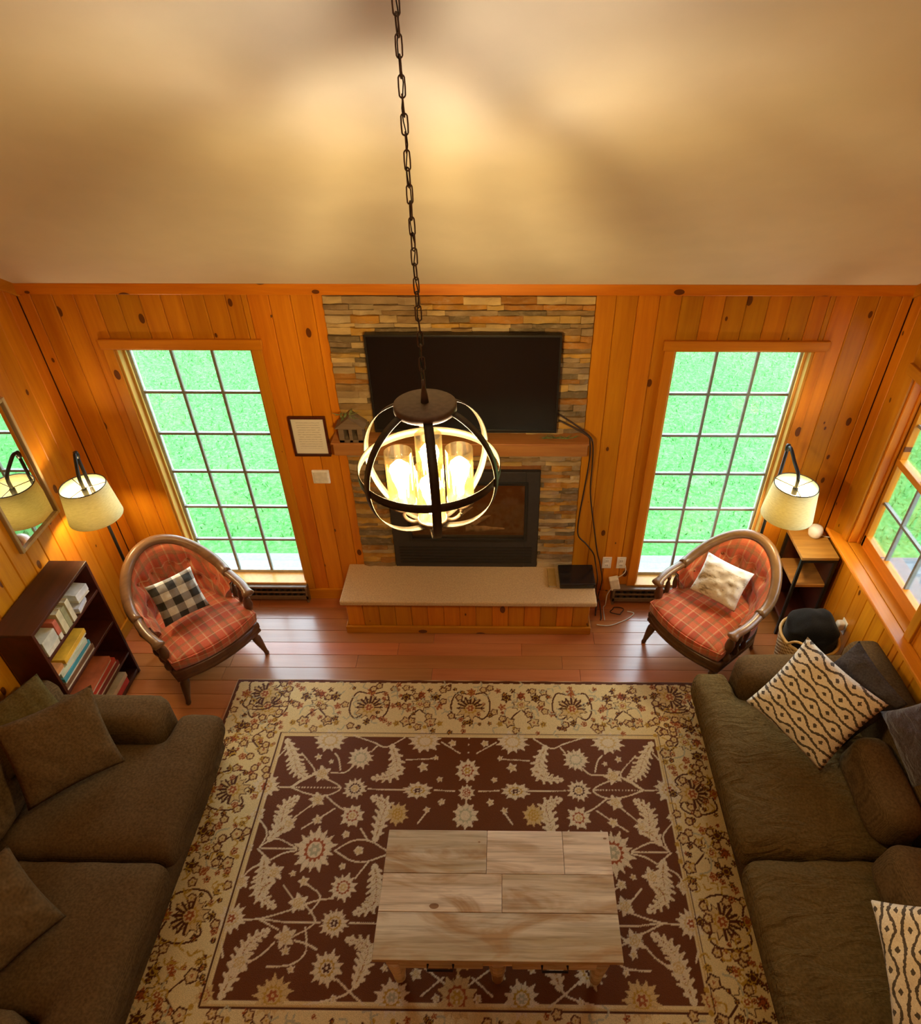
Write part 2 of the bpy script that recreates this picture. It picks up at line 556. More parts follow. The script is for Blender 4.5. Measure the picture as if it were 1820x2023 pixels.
# ------------------------------------------------------------------ geometry helpers
class MB:
    def __init__(self):
        self.v, self.f = [], []

    def add(self, v, f):
        b = len(self.v)
        self.v.extend(tuple(p) for p in v)
        self.f.extend(tuple(i + b for i in q) for q in f)
        return self

    def box(self, x0, x1, y0, y1, z0, z1, mat=None):
        v = [Vector((x, y, z)) for z in (z0, z1) for y in (y0, y1) for x in (x0, x1)]
        if mat:
            v = [mat @ p for p in v]
        return self.add(v, [(0, 2, 3, 1), (4, 5, 7, 6), (0, 1, 5, 4), (2, 6, 7, 3), (0, 4, 6, 2), (1, 3, 7, 5)])

    def prism(self, poly, z0, z1):
        n = len(poly)
        v = [(x, y, z0) for x, y in poly] + [(x, y, z1) for x, y in poly]
        return self.add(v, [tuple(range(n))[::-1], tuple(range(n, 2 * n))] + [(i, (i + 1) % n, n + (i + 1) % n, n + i) for i in range(n)])

    def tube(self, pts, rad, n=8, closed=False, flat=1.0, upv=(0, 0, 1)):
        pts = [Vector(p) for p in pts]
        m_ = len(pts)
        rs = rad if isinstance(rad, (list, tuple)) else [rad] * m_
        v, f = [], []
        for i, p in enumerate(pts):
            a = pts[(i - 1) % m_] if closed or i > 0 else p
            c = pts[(i + 1) % m_] if closed or i < m_ - 1 else p
            t = (c - a).normalized()
            u = Vector(upv)
            if abs(t.dot(u)) > .98:
                u = Vector((1, 0, 0)) if abs(t.x) < .9 else Vector((0, 1, 0))
            s = t.cross(u).normalized()
            u = s.cross(t).normalized()
            for k in range(n):
                an = 2 * PI * k / n
                v.append(p + rs[i] * (math.cos(an) * s + math.sin(an) * u * flat))
        for i in range(m_ if closed else m_ - 1):
            for k in range(n):
                a, b_ = i * n + k, i * n + (k + 1) % n
                j = (i + 1) % m_
                f.append((a, b_, j * n + (k + 1) % n, j * n + k))
        if not closed:
            f.append(tuple(range(n))[::-1])
            f.append(tuple(range((m_ - 1) * n, m_ * n)))
        return self.add(v, f)

    def lathe(self, prof, n=24, at=(0, 0, 0), mat=None, cap=True):
        v, f = [], []
        for r_, z in prof:
            for k in range(n):
                a = 2 * PI * k / n
                p = Vector((r_ * math.cos(a), r_ * math.sin(a), z))
                if mat:
                    p = mat @ p
                v.append(p + Vector(at))
        for i in range(len(prof) - 1):
            for k in range(n):
                f.append((i * n + k, i * n + (k + 1) % n, (i + 1) * n + (k + 1) % n, (i + 1) * n + k))
        if cap:
            if prof[0][0] > 1e-6:
                f.append(tuple(range(n))[::-1])
            if prof[-1][0] > 1e-6:
                f.append(tuple(range((len(prof) - 1) * n, len(prof) * n)))
        return self.add(v, f)

    def mesh(self, name, smooth=False):
        me = bpy.data.meshes.new(name)
        me.from_pydata([tuple(p) for p in self.v], [], self.f)
        if smooth:
            me.polygons.foreach_set('use_smooth', [True] * len(me.polygons))
        me.update()
        return me


def link(name, me, mat, parent=None, loc=None, bevel=0, seg=2, **props):
    if isinstance(me, MB):
        me = me.mesh(name)
    o = bpy.data.objects.new(name, me)
    COL.objects.link(o)
    if mat and not me.materials:
        me.materials.append(mat)
    if parent:
        o.parent = parent
    if loc:
        o.location = loc
    if bevel:
        mod = o.modifiers.new('bevel', 'BEVEL')
        mod.width = bevel
        mod.segments = seg
        mod.limit_method = 'ANGLE'
    for k_, v_ in props.items():
        o[k_] = v_
    return o


def smooth(mb, name):
    return mb.mesh(name, True)


def thing(name, label, category, loc=(0, 0, 0), rz=0, group=None, kind=None):
    o = bpy.data.objects.new(name, None)
    COL.objects.link(o)
    o.location = loc
    o.rotation_euler.z = rz
    o.empty_display_size = .1
    o['label'] = label
    o['category'] = category
    if group:
        o['group'] = group
    if kind:
        o['kind'] = kind
    return o


def struct(name, me, mat, **kw):
    return link(name, me, mat, kind='structure', **kw)


def spline(pts, n=8, closed=False):
    pts = [Vector(p) for p in pts]
    out = []
    m_ = len(pts)
    for i in range(m_ if closed else m_ - 1):
        if closed:
            a, b_, c, d = (pts[(i + k) % m_] for k in (-1, 0, 1, 2))
        else:
            a, b_, c, d = pts[max(i - 1, 0)], pts[i], pts[i + 1], pts[min(i + 2, m_ - 1)]
        for k in range(n):
            t = k / n
            out.append(.5 * ((2 * b_) + (c - a) * t + (2 * a - 5 * b_ + 4 * c - d) * t * t + (3 * b_ - a - 3 * c + d) * t ** 3))
    if not closed:
        out.append(pts[-1])
    return out


def softbox(hx, hy, hz, r, n=10, puff=0.0, wob=0.0, seed=0):
    """Rounded, slightly puffed box centred at its own origin, as an MB."""
    mb = MB()
    idx = {}
    ticks = [-1 + 2 * i / n for i in range(n + 1)]

    def vert(p):
        key = tuple(round(c, 5) for c in p)
        if key in idx:
            return idx[key]
        q = Vector((p[0] * hx, p[1] * hy, p[2] * hz))
        inner = Vector((max(-hx + r, min(hx - r, q.x)), max(-hy + r, min(hy - r, q.y)), max(-hz + r, min(hz - r, q.z))))
        d = q - inner
        if d.length > 1e-9:
            q = inner + d.normalized() * r
        if puff:
            q.z += puff * p[2] * (1 - p[0] ** 2) * (1 - p[1] ** 2)
        if wob:
            q += mnoise.noise_vector(q * 5 + Vector((seed, seed, 0))) * wob
        mb.v.append(tuple(q))
        idx[key] = len(mb.v) - 1
        return idx[key]
    for ax in range(3):
        for sg in (-1, 1):
            for i in range(n):
                for j in range(n):
                    q = []
                    for a, b_ in ((i, j), (i + 1, j), (i + 1, j + 1), (i, j + 1)):
                        p = [0, 0, 0]
                        p[ax] = sg
                        p[(ax + 1) % 3] = ticks[a]
                        p[(ax + 2) % 3] = ticks[b_]
                        q.append(vert(p))
                    mb.f.append(tuple(q if sg > 0 else q[::-1]))
    return mb


def pillow_mesh(w, h, t, n=26, wob=.006, seed=0, dog=.07):
    mb = MB()
    idx = {}
    for side in (1, -1):
        for j in range(n + 1):
            for i in range(n + 1):
                u, v = -1 + 2 * i / n, -1 + 2 * j / n
                edge = i in (0, n) or j in (0, n)
                if edge and (i, j, 1) in idx:
                    idx[(i, j, side)] = idx[(i, j, 1)]
                    continue
                x = u * (1 - dog * (1 - v * v) * abs(u) ** 2)
                y = v * (1 - dog * (1 - u * u) * abs(v) ** 2)
                z = 0 if edge else side * t * ((1 - abs(u) ** 2.4) * (1 - abs(v) ** 2.4)) ** .42
                p = Vector((x * w / 2, y * h / 2, z))
                if not edge:
                    p.z += mnoise.noise(Vector((x * 3 + seed, y * 3, side * 5))) * wob * 2.2 + mnoise.noise(Vector((x * 8 + seed, y * 8, side * 5))) * wob
                mb.v.append(tuple(p))
                idx[(i, j, side)] = len(mb.v) - 1
    for side in (1, -1):
        for j in range(n):
            for i in range(n):
                q = [idx[(i, j, side)], idx[(i + 1, j, side)], idx[(i + 1, j + 1, side)], idx[(i, j + 1, side)]]
                mb.f.append(tuple(q if side > 0 else q[::-1]))
    return mb


def pillow(name, top, right, bottom, left, t, mat, label, cat='pillow', group=None, seed=0, push=0.0):
    """A cushion lying in the plane of four corners; local x runs left->right edge, local y bottom->top edge."""
    T, Rr, B, L = (Vector(p) for p in (top, right, bottom, left))
    c = (T + Rr + B + L) / 4
    ex = ((Rr - T) + (B - L)) / 2
    ey = ((T - L) + (Rr - B)) / 2
    w, h = ex.length, ey.length
    ex.normalize()
    ez = ex.cross(ey).normalized()
    ey = ez.cross(ex)
    me = pillow_mesh(w, h, t, seed=seed).mesh(name, True)
    o = link(name, me, mat, label=label, category=cat)
    if group:
        o['group'] = group
    mw = Matrix((ex, ey, ez)).transposed().to_4x4()
    mw.translation = c + ez * push
    o.matrix_world = mw
    return o


def arc(r_, a0, a1, n, z=0, cx=0, cy_=0):
    return [Vector((cx + r_ * math.sin(a0 + (a1 - a0) * i / n), cy_ - r_ * math.cos(a0 + (a1 - a0) * i / n), z)) for i in range(n + 1)]


# ------------------------------------------------------------------ room shell
WL, WR = -2.737, 2.69
HC, SL = 2.607, .68          # ceiling height at the fireplace wall, its slope
YB = -6.4                    # rear wall
BW = .132                    # board width


def ceil_z(y):
    return HC + SL * (-y)


# openings in the fireplace wall (x0, x1, z0, z1)
WIN = [(-2.262, -1.372, .168, 2.205), (1.306, 2.196, .168, 2.205)]
RWIN = (-1.215, -.315, .886, 2.17)     # y0, y1, z0, z1 in the right wall

mb = MB()
xs = [WL - .14, WIN[0][0], WIN[0][1], WIN[1][0], WIN[1][1], WR + .14]
mb.box(xs[0], xs[1], .02, .13, 0, HC)
mb.box(xs[2], xs[3], .02, .13, 0, HC)
mb.box(xs[4], xs[5], .02, .13, 0, HC)
for w in WIN:
    mb.box(w[0], w[1], .02, .13, 0, w[2])
    mb.box(w[0], w[1], .02, .13, w[3], HC)
wall_back = struct('wall_back', mb, M_backing)


def sidewall(x0, x1, hole=None):
    mb = MB()
    ys = [.13, YB]
    cuts = [(.13, YB, None)]
    if hole:
        cuts = [(.13, hole[1], None), (hole[1], hole[0], 'h'), (hole[0], YB, None)]
    for a, b_, h in cuts:
        def seg(zlo, zhi_flat=None):
            za = ceil_z(min(a, 0)) + .05 if zhi_flat is None else zhi_flat
            zb = ceil_z(b_) + .05 if zhi_flat is None else zhi_flat
            v = [(x0, a, zlo), (x1, a, zlo), (x1, b_, zlo), (x0, b_, zlo), (x0, a, za), (x1, a, za), (x1, b_, zb), (x0, b_, zb)]
            mb.add(v, [(0, 1, 2, 3), (4, 7, 6, 5), (0, 4, 5, 1), (1, 5, 6, 2), (2, 6, 7, 3), (3, 7, 4, 0)])
        if h:
            seg(0, hole[2])
            seg(hole[3])
        else:
            seg(0)
    return mb


wall_left = struct('wall_left', sidewall(WL - .14, WL - .02), M_backing)
wall_right = struct('wall_right', sidewall(WR + .02, WR + .14, RWIN), M_backing)
struct('wall_rear', MB().box(WL - .14, WR + .14, YB - .1, YB, 0, ceil_z(YB) + .1), M_pine)
mb = MB()
v = []
for y, dz in ((.13, 0), (YB - .1, 0), (.13, .12), (YB - .1, .12)):
    z = HC + SL * (-y) + dz
    v += [(WL - .14, y, z), (WR + .14, y, z)]
mb.add(v, [(0, 1, 3, 2), (4, 6, 7, 5), (0, 4, 5, 1), (2, 3, 7, 6), (0, 2, 6, 4), (1, 5, 7, 3)])
struct('ceiling', mb, M_ceiling)


def board_mesh(w, prof_lo, prof_hi, ch=.005, th=.019, horizontal=False):
    """Vertical board of width w, face at y=0 looking to -y, ends at z(lo) and z(hi) (two values each: left and right edge)."""
    xs_ = [0, ch, w - ch, w]
    ys_ = [ch, 0, 0, ch]
    v, f = [], []
    for zz in (prof_lo, prof_hi):
        for x, y in zip(xs_, ys_):
            t = x / w
            v.append((x, y, zz[0] + (zz[1] - zz[0]) * t))
        for x in (w, 0):
            t = x / w
            v.append((x, th, zz[0] + (zz[1] - zz[0]) * t))
    n_ = 6
    f = [(i, (i + 1) % n_, n_ + (i + 1) % n_, n_ + i) for i in range(n_)] + [tuple(range(n_))[::-1], tuple(range(n_, 2 * n_))]
    return MB().add(v, f)


_bm = {}


def put_board(parent, mat, u0, u1, lo, hi, place):
    """place(u) -> (location, rz) of the board's left lower edge"""
    g = .0016
    w = u1 - u0 - g
    if w < .012:
        return
    if isinstance(hi, tuple):
        top = hi
    else:
        top = (hi, hi)
    key = (round(w, 4), round(top[0] - lo, 4), round(top[1] - lo, 4), mat.name)
    me = _bm.get(key)
    if me is None:
        me = board_mesh(w, (0, 0), (top[0] - lo, top[1] - lo)).mesh('board')
        me.materials.append(mat)
        _bm[key] = me
    o = bpy.data.objects.new('board', me)
    COL.objects.link(o)
    o.parent = parent
    loc, rz = place(u0)
    o.location = (loc[0], loc[1], lo)
    o.rotation_euler.z = rz


def clad(parent, mat, a, b_, zlo, ztop, holes, place, start=0.0):
    u = a - start
    while u < b_:
        e = u + BW
        cuts = {max(u, a), min(e, b_)}
        for h in holes:
            for x in (h[0], h[1]):
                if u + .004 < x < e - .004 and a < x < b_:
                    cuts.add(x)
        cs = sorted(cuts)
        for p, q in zip(cs, cs[1:]):
            mid = (p + q) / 2
            spans = [(zlo, None)]
            for h in holes:
                if h[0] <= mid <= h[1]:
                    new = []
                    for s0, s1 in spans:
                        top = ztop(mid) if s1 is None else s1
                        if h[2] > s0 + .01:
                            new.append((s0, min(h[2], top)))
                        if h[3] < top - .01:
                            new.append((max(h[3], s0), s1))
                    spans = new
            for s0, s1 in spans:
                hi = (ztop(p), ztop(q)) if s1 is None else s1
                put_board(parent, mat, p, q, s0, hi, place)
        u = e


ST_X0, ST_X1, ST_Z0, ST_Z1 = -.871, .782, .38, 2.548
clad(wall_back, M_pine, WL, WR, 0, lambda u: 2.552,
     [w for w in WIN] + [(ST_X0, ST_X1, .0, 2.6)], lambda u: ((u, 0), 0), start=.05)
CLADY = -3.4
clad(wall_right, M_pine, 0, -CLADY, 0, lambda u: ceil_z(-u) - .005, [(-RWIN[1], -RWIN[0], RWIN[2], RWIN[3])],
     lambda u: ((WR, -u), -PI / 2), start=.03)
clad(wall_left, M_pine, CLADY, 0, 0, lambda u: ceil_z(u) - .005, [], lambda u: ((WL, u), PI / 2), start=.0)

# crown, baseboards, rake boards
struct('trim_1', MB().box(WL, WR, -.022, .018, 2.552, HC + .012), M_pine_x, bevel=.004)
for nm, x0, x1 in (('trim_2', WL, WL + .022), ('trim_3', WR - .022, WR)):
    v = []
    for x in (x0, x1):
        for y, z in ((-.0, HC - .075), (-.0, HC + .004), (YB, ceil_z(YB) + .004), (YB, ceil_z(YB) - .075)):
            v.append((x, y, z))
    struct(nm, MB().add(v, [(0, 1, 2, 3), (7, 6, 5, 4), (0, 4, 5, 1), (1, 5, 6, 2), (2, 6, 7, 3), (3, 7, 4, 0)]), M_pine_y, bevel=.003)
bb = MB().box(-1.372, -.998, -.02, .0, 0, .105)
bb.box(.945, 1.12, -.02, .0, 0, .105)
struct('baseboard_back', bb, M_pine_x, bevel=.004)
struct('baseboard_left', MB().box(WL, WL + .018, CLADY, -.03, 0, .1), M_pine_y, bevel=.004)
struct('baseboard_right', MB().box(WR - .018, WR, CLADY, -.03, 0, .1), M_pine_y, bevel=.004)

# floor: planks where the boards can be seen, plain boards under the rug and behind
fl = struct('floor', MB().box(WL - .1, WR + .1, YB, .13, -.08, -.012), M_floor)
PW = .125
mb = MB()
mb.box(WL, WR, YB, -13 * PW, -.012, 0)
link('plank_field', mb, M_floor, fl)
lens = [1.25, .95, 1.55, 1.1, 1.4]
pm = {}
for row in range(13):
    x = WL - random.random() * .9
    k = row
    while x < WR:
        L = lens[k % 5]
        k += 1
        a, b_ = max(x, WL), min(x + L, WR)
        x += L
        if b_ - a < .05:
            continue
        me = MB().box(0, b_ - a - .002, 0, PW - .002, 0, .012).mesh('plank')
        o = link('plank', me, M_floor, fl, (a, -(row + 1) * PW, -.012), bevel=.0015, seg=1)

# right window shelf
o = thing('window_ledge', 'long pine ledge board running along the right wall under the window', 'ledge', (WR, -1.75, .9), kind=None)
mb = MB().prism([(2.688, -.25), (2.600, -.148), (2.600, -3.4), (2.688, -3.4)], .872, .900)
mb.v = [(x - WR, y + 1.75, z - .9) for x, y, z in mb.v]
link('board_top', mb, M_pine_y, o, bevel=.006)
mb = MB().box(2.645 - WR, 2.688 - WR, -3.4 + 1.75, -.3 + 1.75, -.06, -.028)
link('cleat', mb, M_pine_y, o, bevel=.004)


# ------------------------------------------------------------------ windows
def window(name, loc, rz, w, h, cols, rows, split=None):
    """Local: x along the wall, y outward, z up from the opening's lower edge; origin at the opening's lower middle."""
    root = struct(name, MB().box(-w / 2, w / 2, .098, .128, 0, .045).box(-w / 2, w / 2, .098, .128, h - .04, h)
                  .box(-w / 2, -w / 2 + .04, .098, .128, .045, h - .04).box(w / 2 - .04, w / 2, .098, .128, .045, h - .04), M_vinyl)
    root.location = loc
    root.rotation_euler.z = rz
    cw = .062
    jm = M_pine if split else M_jamb
    low = .015 if split else -.06
    link('casing', MB().box(-w / 2 - cw - .012, w / 2 + cw + .012, -.024, 0, h - .004, h + cw), M_pine_x, root, bevel=.004)
    for s in (-1, 1):
        a, b_ = sorted((s * (w / 2 - .004), s * (w / 2 + cw)))
        link('casing', MB().box(a, b_, -.02, 0, low, h - .004), M_pine, root, bevel=.004)
        a, b_ = sorted((s * (w / 2 - .018), s * (w / 2)))
        link('jamb', MB().box(a, b_, .0, .098, .02, h - .018), jm, root, bevel=.002)
        a, b_ = sorted((s * (w / 2 - .034), s * (w / 2 - .018)))
        link('stop_bead', MB().box(a, b_, .055, .072, .02, h - .018), jm, root, bevel=.002)
    link('head_jamb', MB().box(-w / 2, w / 2, 0, .098, h - .018, h), M_pine_x, root)
    link('stool', MB().box(-w / 2 - .0, w / 2 + .0, .001 if split else -.03, .098, 0, .02 if not split else .0145), M_pine_x if split else M_jamb, root, bevel=.003)
    if not split:
        link('apron', MB().box(-w / 2 + .004, w / 2 - .004, -.02, 0, -.06, -.002), M_pine_x, root, bevel=.003)
    gx0, gx1, gz0, gz1 = -w / 2 + .04, w / 2 - .04, .075 if split else .045, h - .04

    def lights(z0, z1, nr):
        for i in range(1, cols):
            x = gx0 + (gx1 - gx0) * i / cols
            link('muntin', MB().box(x - .009, x + .009, .094, .118, z0, z1), M_muntin, root)
        for j in range(1, nr):
            z = z0 + (z1 - z0) * j / nr
            link('muntin', MB().box(gx0, gx1, .095, .117, z - .009, z + .009), M_muntin, root)
        pw, ph = (gx1 - gx0) / cols, (z1 - z0) / nr
        me = MB().box(0, pw - .001, .105, .109, 0, ph - .001).mesh('pane')
        for i in range(cols):
            for j in range(nr):
                link('pane', me, M_pane, root, (gx0 + i * pw, 0, z0 + j * ph))
    if split:
        link('meeting_rail', MB().box(gx0, gx1, .07, .126, split - .022, split + .022), M_pine_x, root, bevel=.003)
        link('sash_rail', MB().box(gx0, gx1, .075, .122, gz0 - .061, gz0 + .035), M_pine_x, root, bevel=.003)
        for s in (-1, 1):
            a, b_ = sorted((s * (w / 2 - .034), s * (w / 2 - .066)))
            link('sash_stile', MB().box(a, b_, .075, .122, gz0 - .06, gz1), M_pine, root, bevel=.003)
        lights(gz0 + .02, split - .02, 2)
        lights(split + .02, gz1, 2)
    else:
        lights(gz0, gz1, rows)
    return root


for i, w in enumerate(WIN):
    window('window_%d' % (i + 1), ((w[0] + w[1]) / 2, 0, w[2]), 0, w[1] - w[0], w[3] - w[2], 3, 6)
window('window_3', (WR, (RWIN[0] + RWIN[1]) / 2, RWIN[2]), -PI / 2, RWIN[1] - RWIN[0], RWIN[3] - RWIN[2], 3, 2, split=.72)

# ------------------------------------------------------------------ outside
GZ = -.32
struct('lawn', MB().box(-14, 16, .9, 22, GZ - .1, GZ).box(6.2, 16, -12, .9, GZ - .1, GZ).box(-14, -3.2, -12, .9, GZ - .1, GZ), M_lawn)
nb = 16000
bx = RNG.uniform(-6, 7, nb)
by = 1.1 + 6.4 * RNG.random(nb) ** 1.1
ba = RNG.uniform(0, PI, nb)
bh = RNG.uniform(.03, .09, nb)
bl = RNG.uniform(-.04, .04, (nb, 2))
V3 = np.empty((nb, 3, 3))
V3[:, 0] = np.stack([bx - .008 * np.cos(ba), by - .008 * np.sin(ba), np.full(nb, GZ)], 1)
V3[:, 1] = np.stack([bx + .008 * np.cos(ba), by + .008 * np.sin(ba), np.full(nb, GZ)], 1)
V3[:, 2] = np.stack([bx + bl[:, 0], by + bl[:, 1], GZ + bh], 1)
me = bpy.data.meshes.new('grass')
me.from_pydata(V3.reshape(-1, 3).tolist(), [], np.arange(nb * 3).reshape(-1, 3).tolist())
link('grass', me, M_blade, label='short bright green grass of the lawn outside the windows', category='grass', kind='stuff')
struct('path', MB().box(-3.4, 3.4, .14, .9, GZ - .1, GZ + .02), M_concrete)
struct('terrace', MB().box(2.85, 6.2, -7, .88, GZ - .1, GZ + .03), M_patio)


def patio_chair(loc, rz, label):
    t = thing('patio_chair', label, 'chair', loc, rz, 'patio chairs outside the right window')
    for sx_ in (-1, 1):
        for sy_ in (-1, 1):
            link('leg', MB().box(sx_ * .3 - .02, sx_ * .3 + .02, sy_ * .3 - .02, sy_ * .3 + .02, 0, .34), M_grey, t)
        link('arm', MB().box(sx_ * .31 - .035, sx_ * .31 + .035, -.34, .34, .58, .61), M_grey, t, bevel=.008)
        link('arm_post', MB().box(sx_ * .31 - .02, sx_ * .31 + .02, -.3, -.26, .34, .58), M_grey, t)
    link('seat', smooth(softbox(.28, .32, .07, .05, 6, .01), 'seat'), M_grey, t, (0, 0, .40))
    link('backrest', smooth(softbox(.28, .07, .28, .05, 6), 'backrest'), M_grey, t, (0, .30, .68))
    return t


patio_chair((4.05, -.62, GZ + .03), R(60), 'grey cushioned patio chair outside, the one closer to the lawn')
patio_chair((4.0, -1.55, GZ + .03), R(80), 'grey cushioned patio chair outside, seen low in the right window')

# ------------------------------------------------------------------ fireplace
fp = thing('stone_fireplace', 'tall ledger stone fireplace surround with stacked tan and rust stones', 'fireplace', (-.045, 0, .38))
FX0, FX1, FZ1 = -.618, .502, 1.292
mb = MB().box(ST_X0, FX0, -.005, .019, ST_Z0, ST_Z1).box(FX1, ST_X1, -.005, .019, ST_Z0, ST_Z1).box(FX0, FX1, -.005, .019, FZ1, ST_Z1)
mb.v = [(x + .045, y, z - .38) for x, y, z in mb.v]
link('mortar_bed', mb, M_backing, fp)


def stone_mesh(L, h):
    n_ = max(3, int(L / .05) + 1)
    mb = MB()
    base = RNG.uniform(.012, .034)
    v, f = [], []
    for i in range(n_ + 1):
        x = L * i / n_
        e = .004 if i in (0, n_) else 0
        d0 = base + RNG.uniform(-.006, .006) - e
        d1 = base + RNG.uniform(-.006, .006) - e
        v += [(x, 0, 0), (x, -d0, RNG.uniform(0, .003)), (x, -d1, h - RNG.uniform(0, .003)), (x, 0, h)]
    for i in range(n_):
        a = i * 4
        for k_ in range(3):
            f.append((a + k_, a + 4 + k_, a + 5 + k_, a + 1 + k_))
    f.append((3, 2, 1, 0))
    f.append(tuple(n_ * 4 + k_ for k_ in range(4)))
    return mb.add(v, f)


TVX0, TVX1, TVZ0, TVZ1 = -.634, .586, 1.650, 2.335
MZ0, MZ1 = 1.495, 1.60
z = ST_Z0
nst = 0
rows = []
for z, zend in ((ST_Z0, MZ0 - .002), (MZ1 + .002, ST_Z1)):
    while z < zend - .012:
        h = RNG.choice([.034, .042, .050, .028], p=[.36, .3, .16, .18])
        h = min(h, zend - z)
        rows.append((z, h))
        z += h
for z, h in rows:
    x = ST_X0
    while x < ST_X1 - .005:
        L = RNG.uniform(.10, .36)
        b_ = min(x + L, ST_X1)
        if ST_X1 - b_ < .05:
            b_ = ST_X1
        segs = [(x, b_)]

        def minus(segs, a0, a1):
            out = []
            for p, q in segs:
                if q <= a0 or p >= a1:
                    out.append((p, q))
                    continue
                if p < a0 - .008:
                    out.append((p, a0))
                if q > a1 + .008:
                    out.append((a1, q))
            return out
        if z < FZ1:
            segs = minus(segs, FX0, FX1)
        if z + h > TVZ0 + .06 and z < TVZ1 - .06:
            segs = minus(segs, TVX0 + .07, TVX1 - .07)
        if z > MZ0 - .005 and z + h < MZ1 + .005:
            segs = []
        for p, q in segs:
            link('stone', stone_mesh(q - p - .002, h - .002), M_stone, fp, (p + .045, -.004, z - .38))
            nst += 1
        x = b_

# gas insert
gi = thing('gas_fireplace', 'black gas fireplace insert with ceramic logs behind glass', 'fireplace', ((FX0 + FX1) / 2, 0, .38))
hw = (FX1 - FX0) / 2 - .004
ix0, ix1, iz0, iz1 = -.472 - (FX0 + FX1) / 2, .395 - (FX0 + FX1) / 2, .285, .80
mb = MB().box(-hw, ix0, -.035, .018, .002, FZ1 - .386).box(ix1, hw, -.035, .018, .002, FZ1 - .386).box(ix0, ix1, -.035, .018, iz1, FZ1 - .386).box(ix0, ix1, -.035, .02, 0, iz0)
link('surround', mb, M_iron, gi, bevel=.003)
mb = MB().box(ix0 - .02, ix0 + .005, -.045, -.03, iz0 - .02, iz1 + .02).box(ix1 - .005, ix1 + .02, -.045, -.03, iz0 - .02, iz1 + .02)
mb.box(ix0, ix1, -.045, -.03, iz1 - .005, iz1 + .02).box(ix0, ix1, -.045, -.03, iz0 - .02, iz0 + .005)
link('glass_frame', mb, M_black, gi, bevel=.003)
mb = MB()
for k in range(6):
    mb.box(-hw + .04, hw - .04, -.04, -.033, .04 + k * .03, .056 + k * .03)
link('louvre', mb, M_black, gi)
link('glass', MB().box(ix0, ix1, -.028, -.022, iz0, iz1), M_fireglass, gi)
mb = MB()
mb.add([(ix0, .02, iz0), (ix1, .02, iz0), (ix1 - .08, .10, iz0), (ix0 + .08, .10, iz0), (ix0, .02, iz1), (ix1, .02, iz1), (ix1 - .08, .10, iz1), (ix0 + .08, .10, iz1)],
       [(0, 3, 2, 1), (4, 5, 6, 7), (0, 4, 7, 3), (1, 2, 6, 5), (3, 7, 6, 2)])
link('firebox', mb, M_firebrick, gi)
for i, (p, q, r_) in enumerate([((-.28, .05, .33), (.02, .06, .37), .04), ((0, .045, .35), (.30, .06, .345), .042), ((-.16, .04, .37), (.06, .05, .56), .032), ((.04, .03, .39), (.24, .055, .50), .03)]):
    P_, Q_ = Vector(p), Vector(q)
    pts = [P_.lerp(Q_, k / 6) + Vector((0, 0, mnoise.noise(Vector((k * .7, i * 3, 0))) * .012)) for k in range(7)]
    link('log', smooth(MB().tube(pts, [r_ * (1 + .15 * mnoise.noise(Vector((k, i, 2)))) for k in range(7)], 9), 'log'), M_log, gi)

# mantel, hearth, television
t = thing('mantel_shelf', 'thick orange pine mantel beam under the television', 'mantel', (-.06, 0, MZ0))
link('beam', MB().box(-.862, .858, -.155, -.008, 0, MZ1 - MZ0 - .012), M_mantel, t, bevel=.006)
link('top_board', MB().box(-.872, .866, -.165, -.008, MZ1 - MZ0 - .012, MZ1 - MZ0), M_mantel, t, bevel=.003)

he = thing('hearth', 'raised hearth with brown sandstone slab and pine board base', 'hearth', (-.03, -.2, 0))
link('slab', MB().box(-.968, .972, -.236, .195, .335, .38), M_slab, he, bevel=.012, seg=3)
link('core', MB().box(-.93, .925, -.165, .19, .0, .335), M_backing, he)
nb_ = 15
w_ = 1.87 / nb_
me = board_mesh(w_ - .0015, (0, 0), (.275, .275), .004, .016).mesh('board')
for k in range(nb_):
    link('board', me, M_pine, he, (-.94 + k * w_, -.182, .06))
me2 = board_mesh(.115, (0, 0), (.275, .275), .004, .016).mesh('board')
for s, rz in ((-.945, -PI / 2), (.935, PI / 2)):
    for k in range(3):
        o = link('board', me2, M_pine, he, (s, (.19 - k * .118) if rz < 0 else (.19 - .354 + k * .118 + .003), .06))
        o.rotation_euler.z = rz
mb = MB().box(-.965, .955, -.205, -.182, 0, .075).box(-.965, -.945, -.182, .19, 0, .075).box(.935, .955, -.182, .19, 0, .075)
link('base_trim', mb, M_pine_x, he, bevel=.008)

tv = thing('television', 'large black flat television mounted on the stone above the mantel', 'television', ((TVX0 + TVX1) / 2, -.075, TVZ0))
tw = (TVX1 - TVX0) / 2
th_ = TVZ1 - TVZ0
link('body', MB().box(-tw, tw, -.02, .025, 0, th_), M_black, tv, bevel=.006)
mb = MB().box(-tw, tw, -.027, -.02, 0, .022).box(-tw, tw, -.027, -.02, th_ - .012, th_).box(-tw, -tw + .012, -.027, -.02, .022, th_ - .012).box(tw - .012, tw, -.027, -.02, .022, th_ - .012)
link('bezel', mb, M_black, tv, bevel=.001)
link('screen', MB().box(-tw + .012, tw - .012, -.0235, -.02, .022, th_ - .012), M_screen, tv)
link('mount', MB().box(-.2, .2, .025, .03, .15, .5), M_blackmetal, tv)

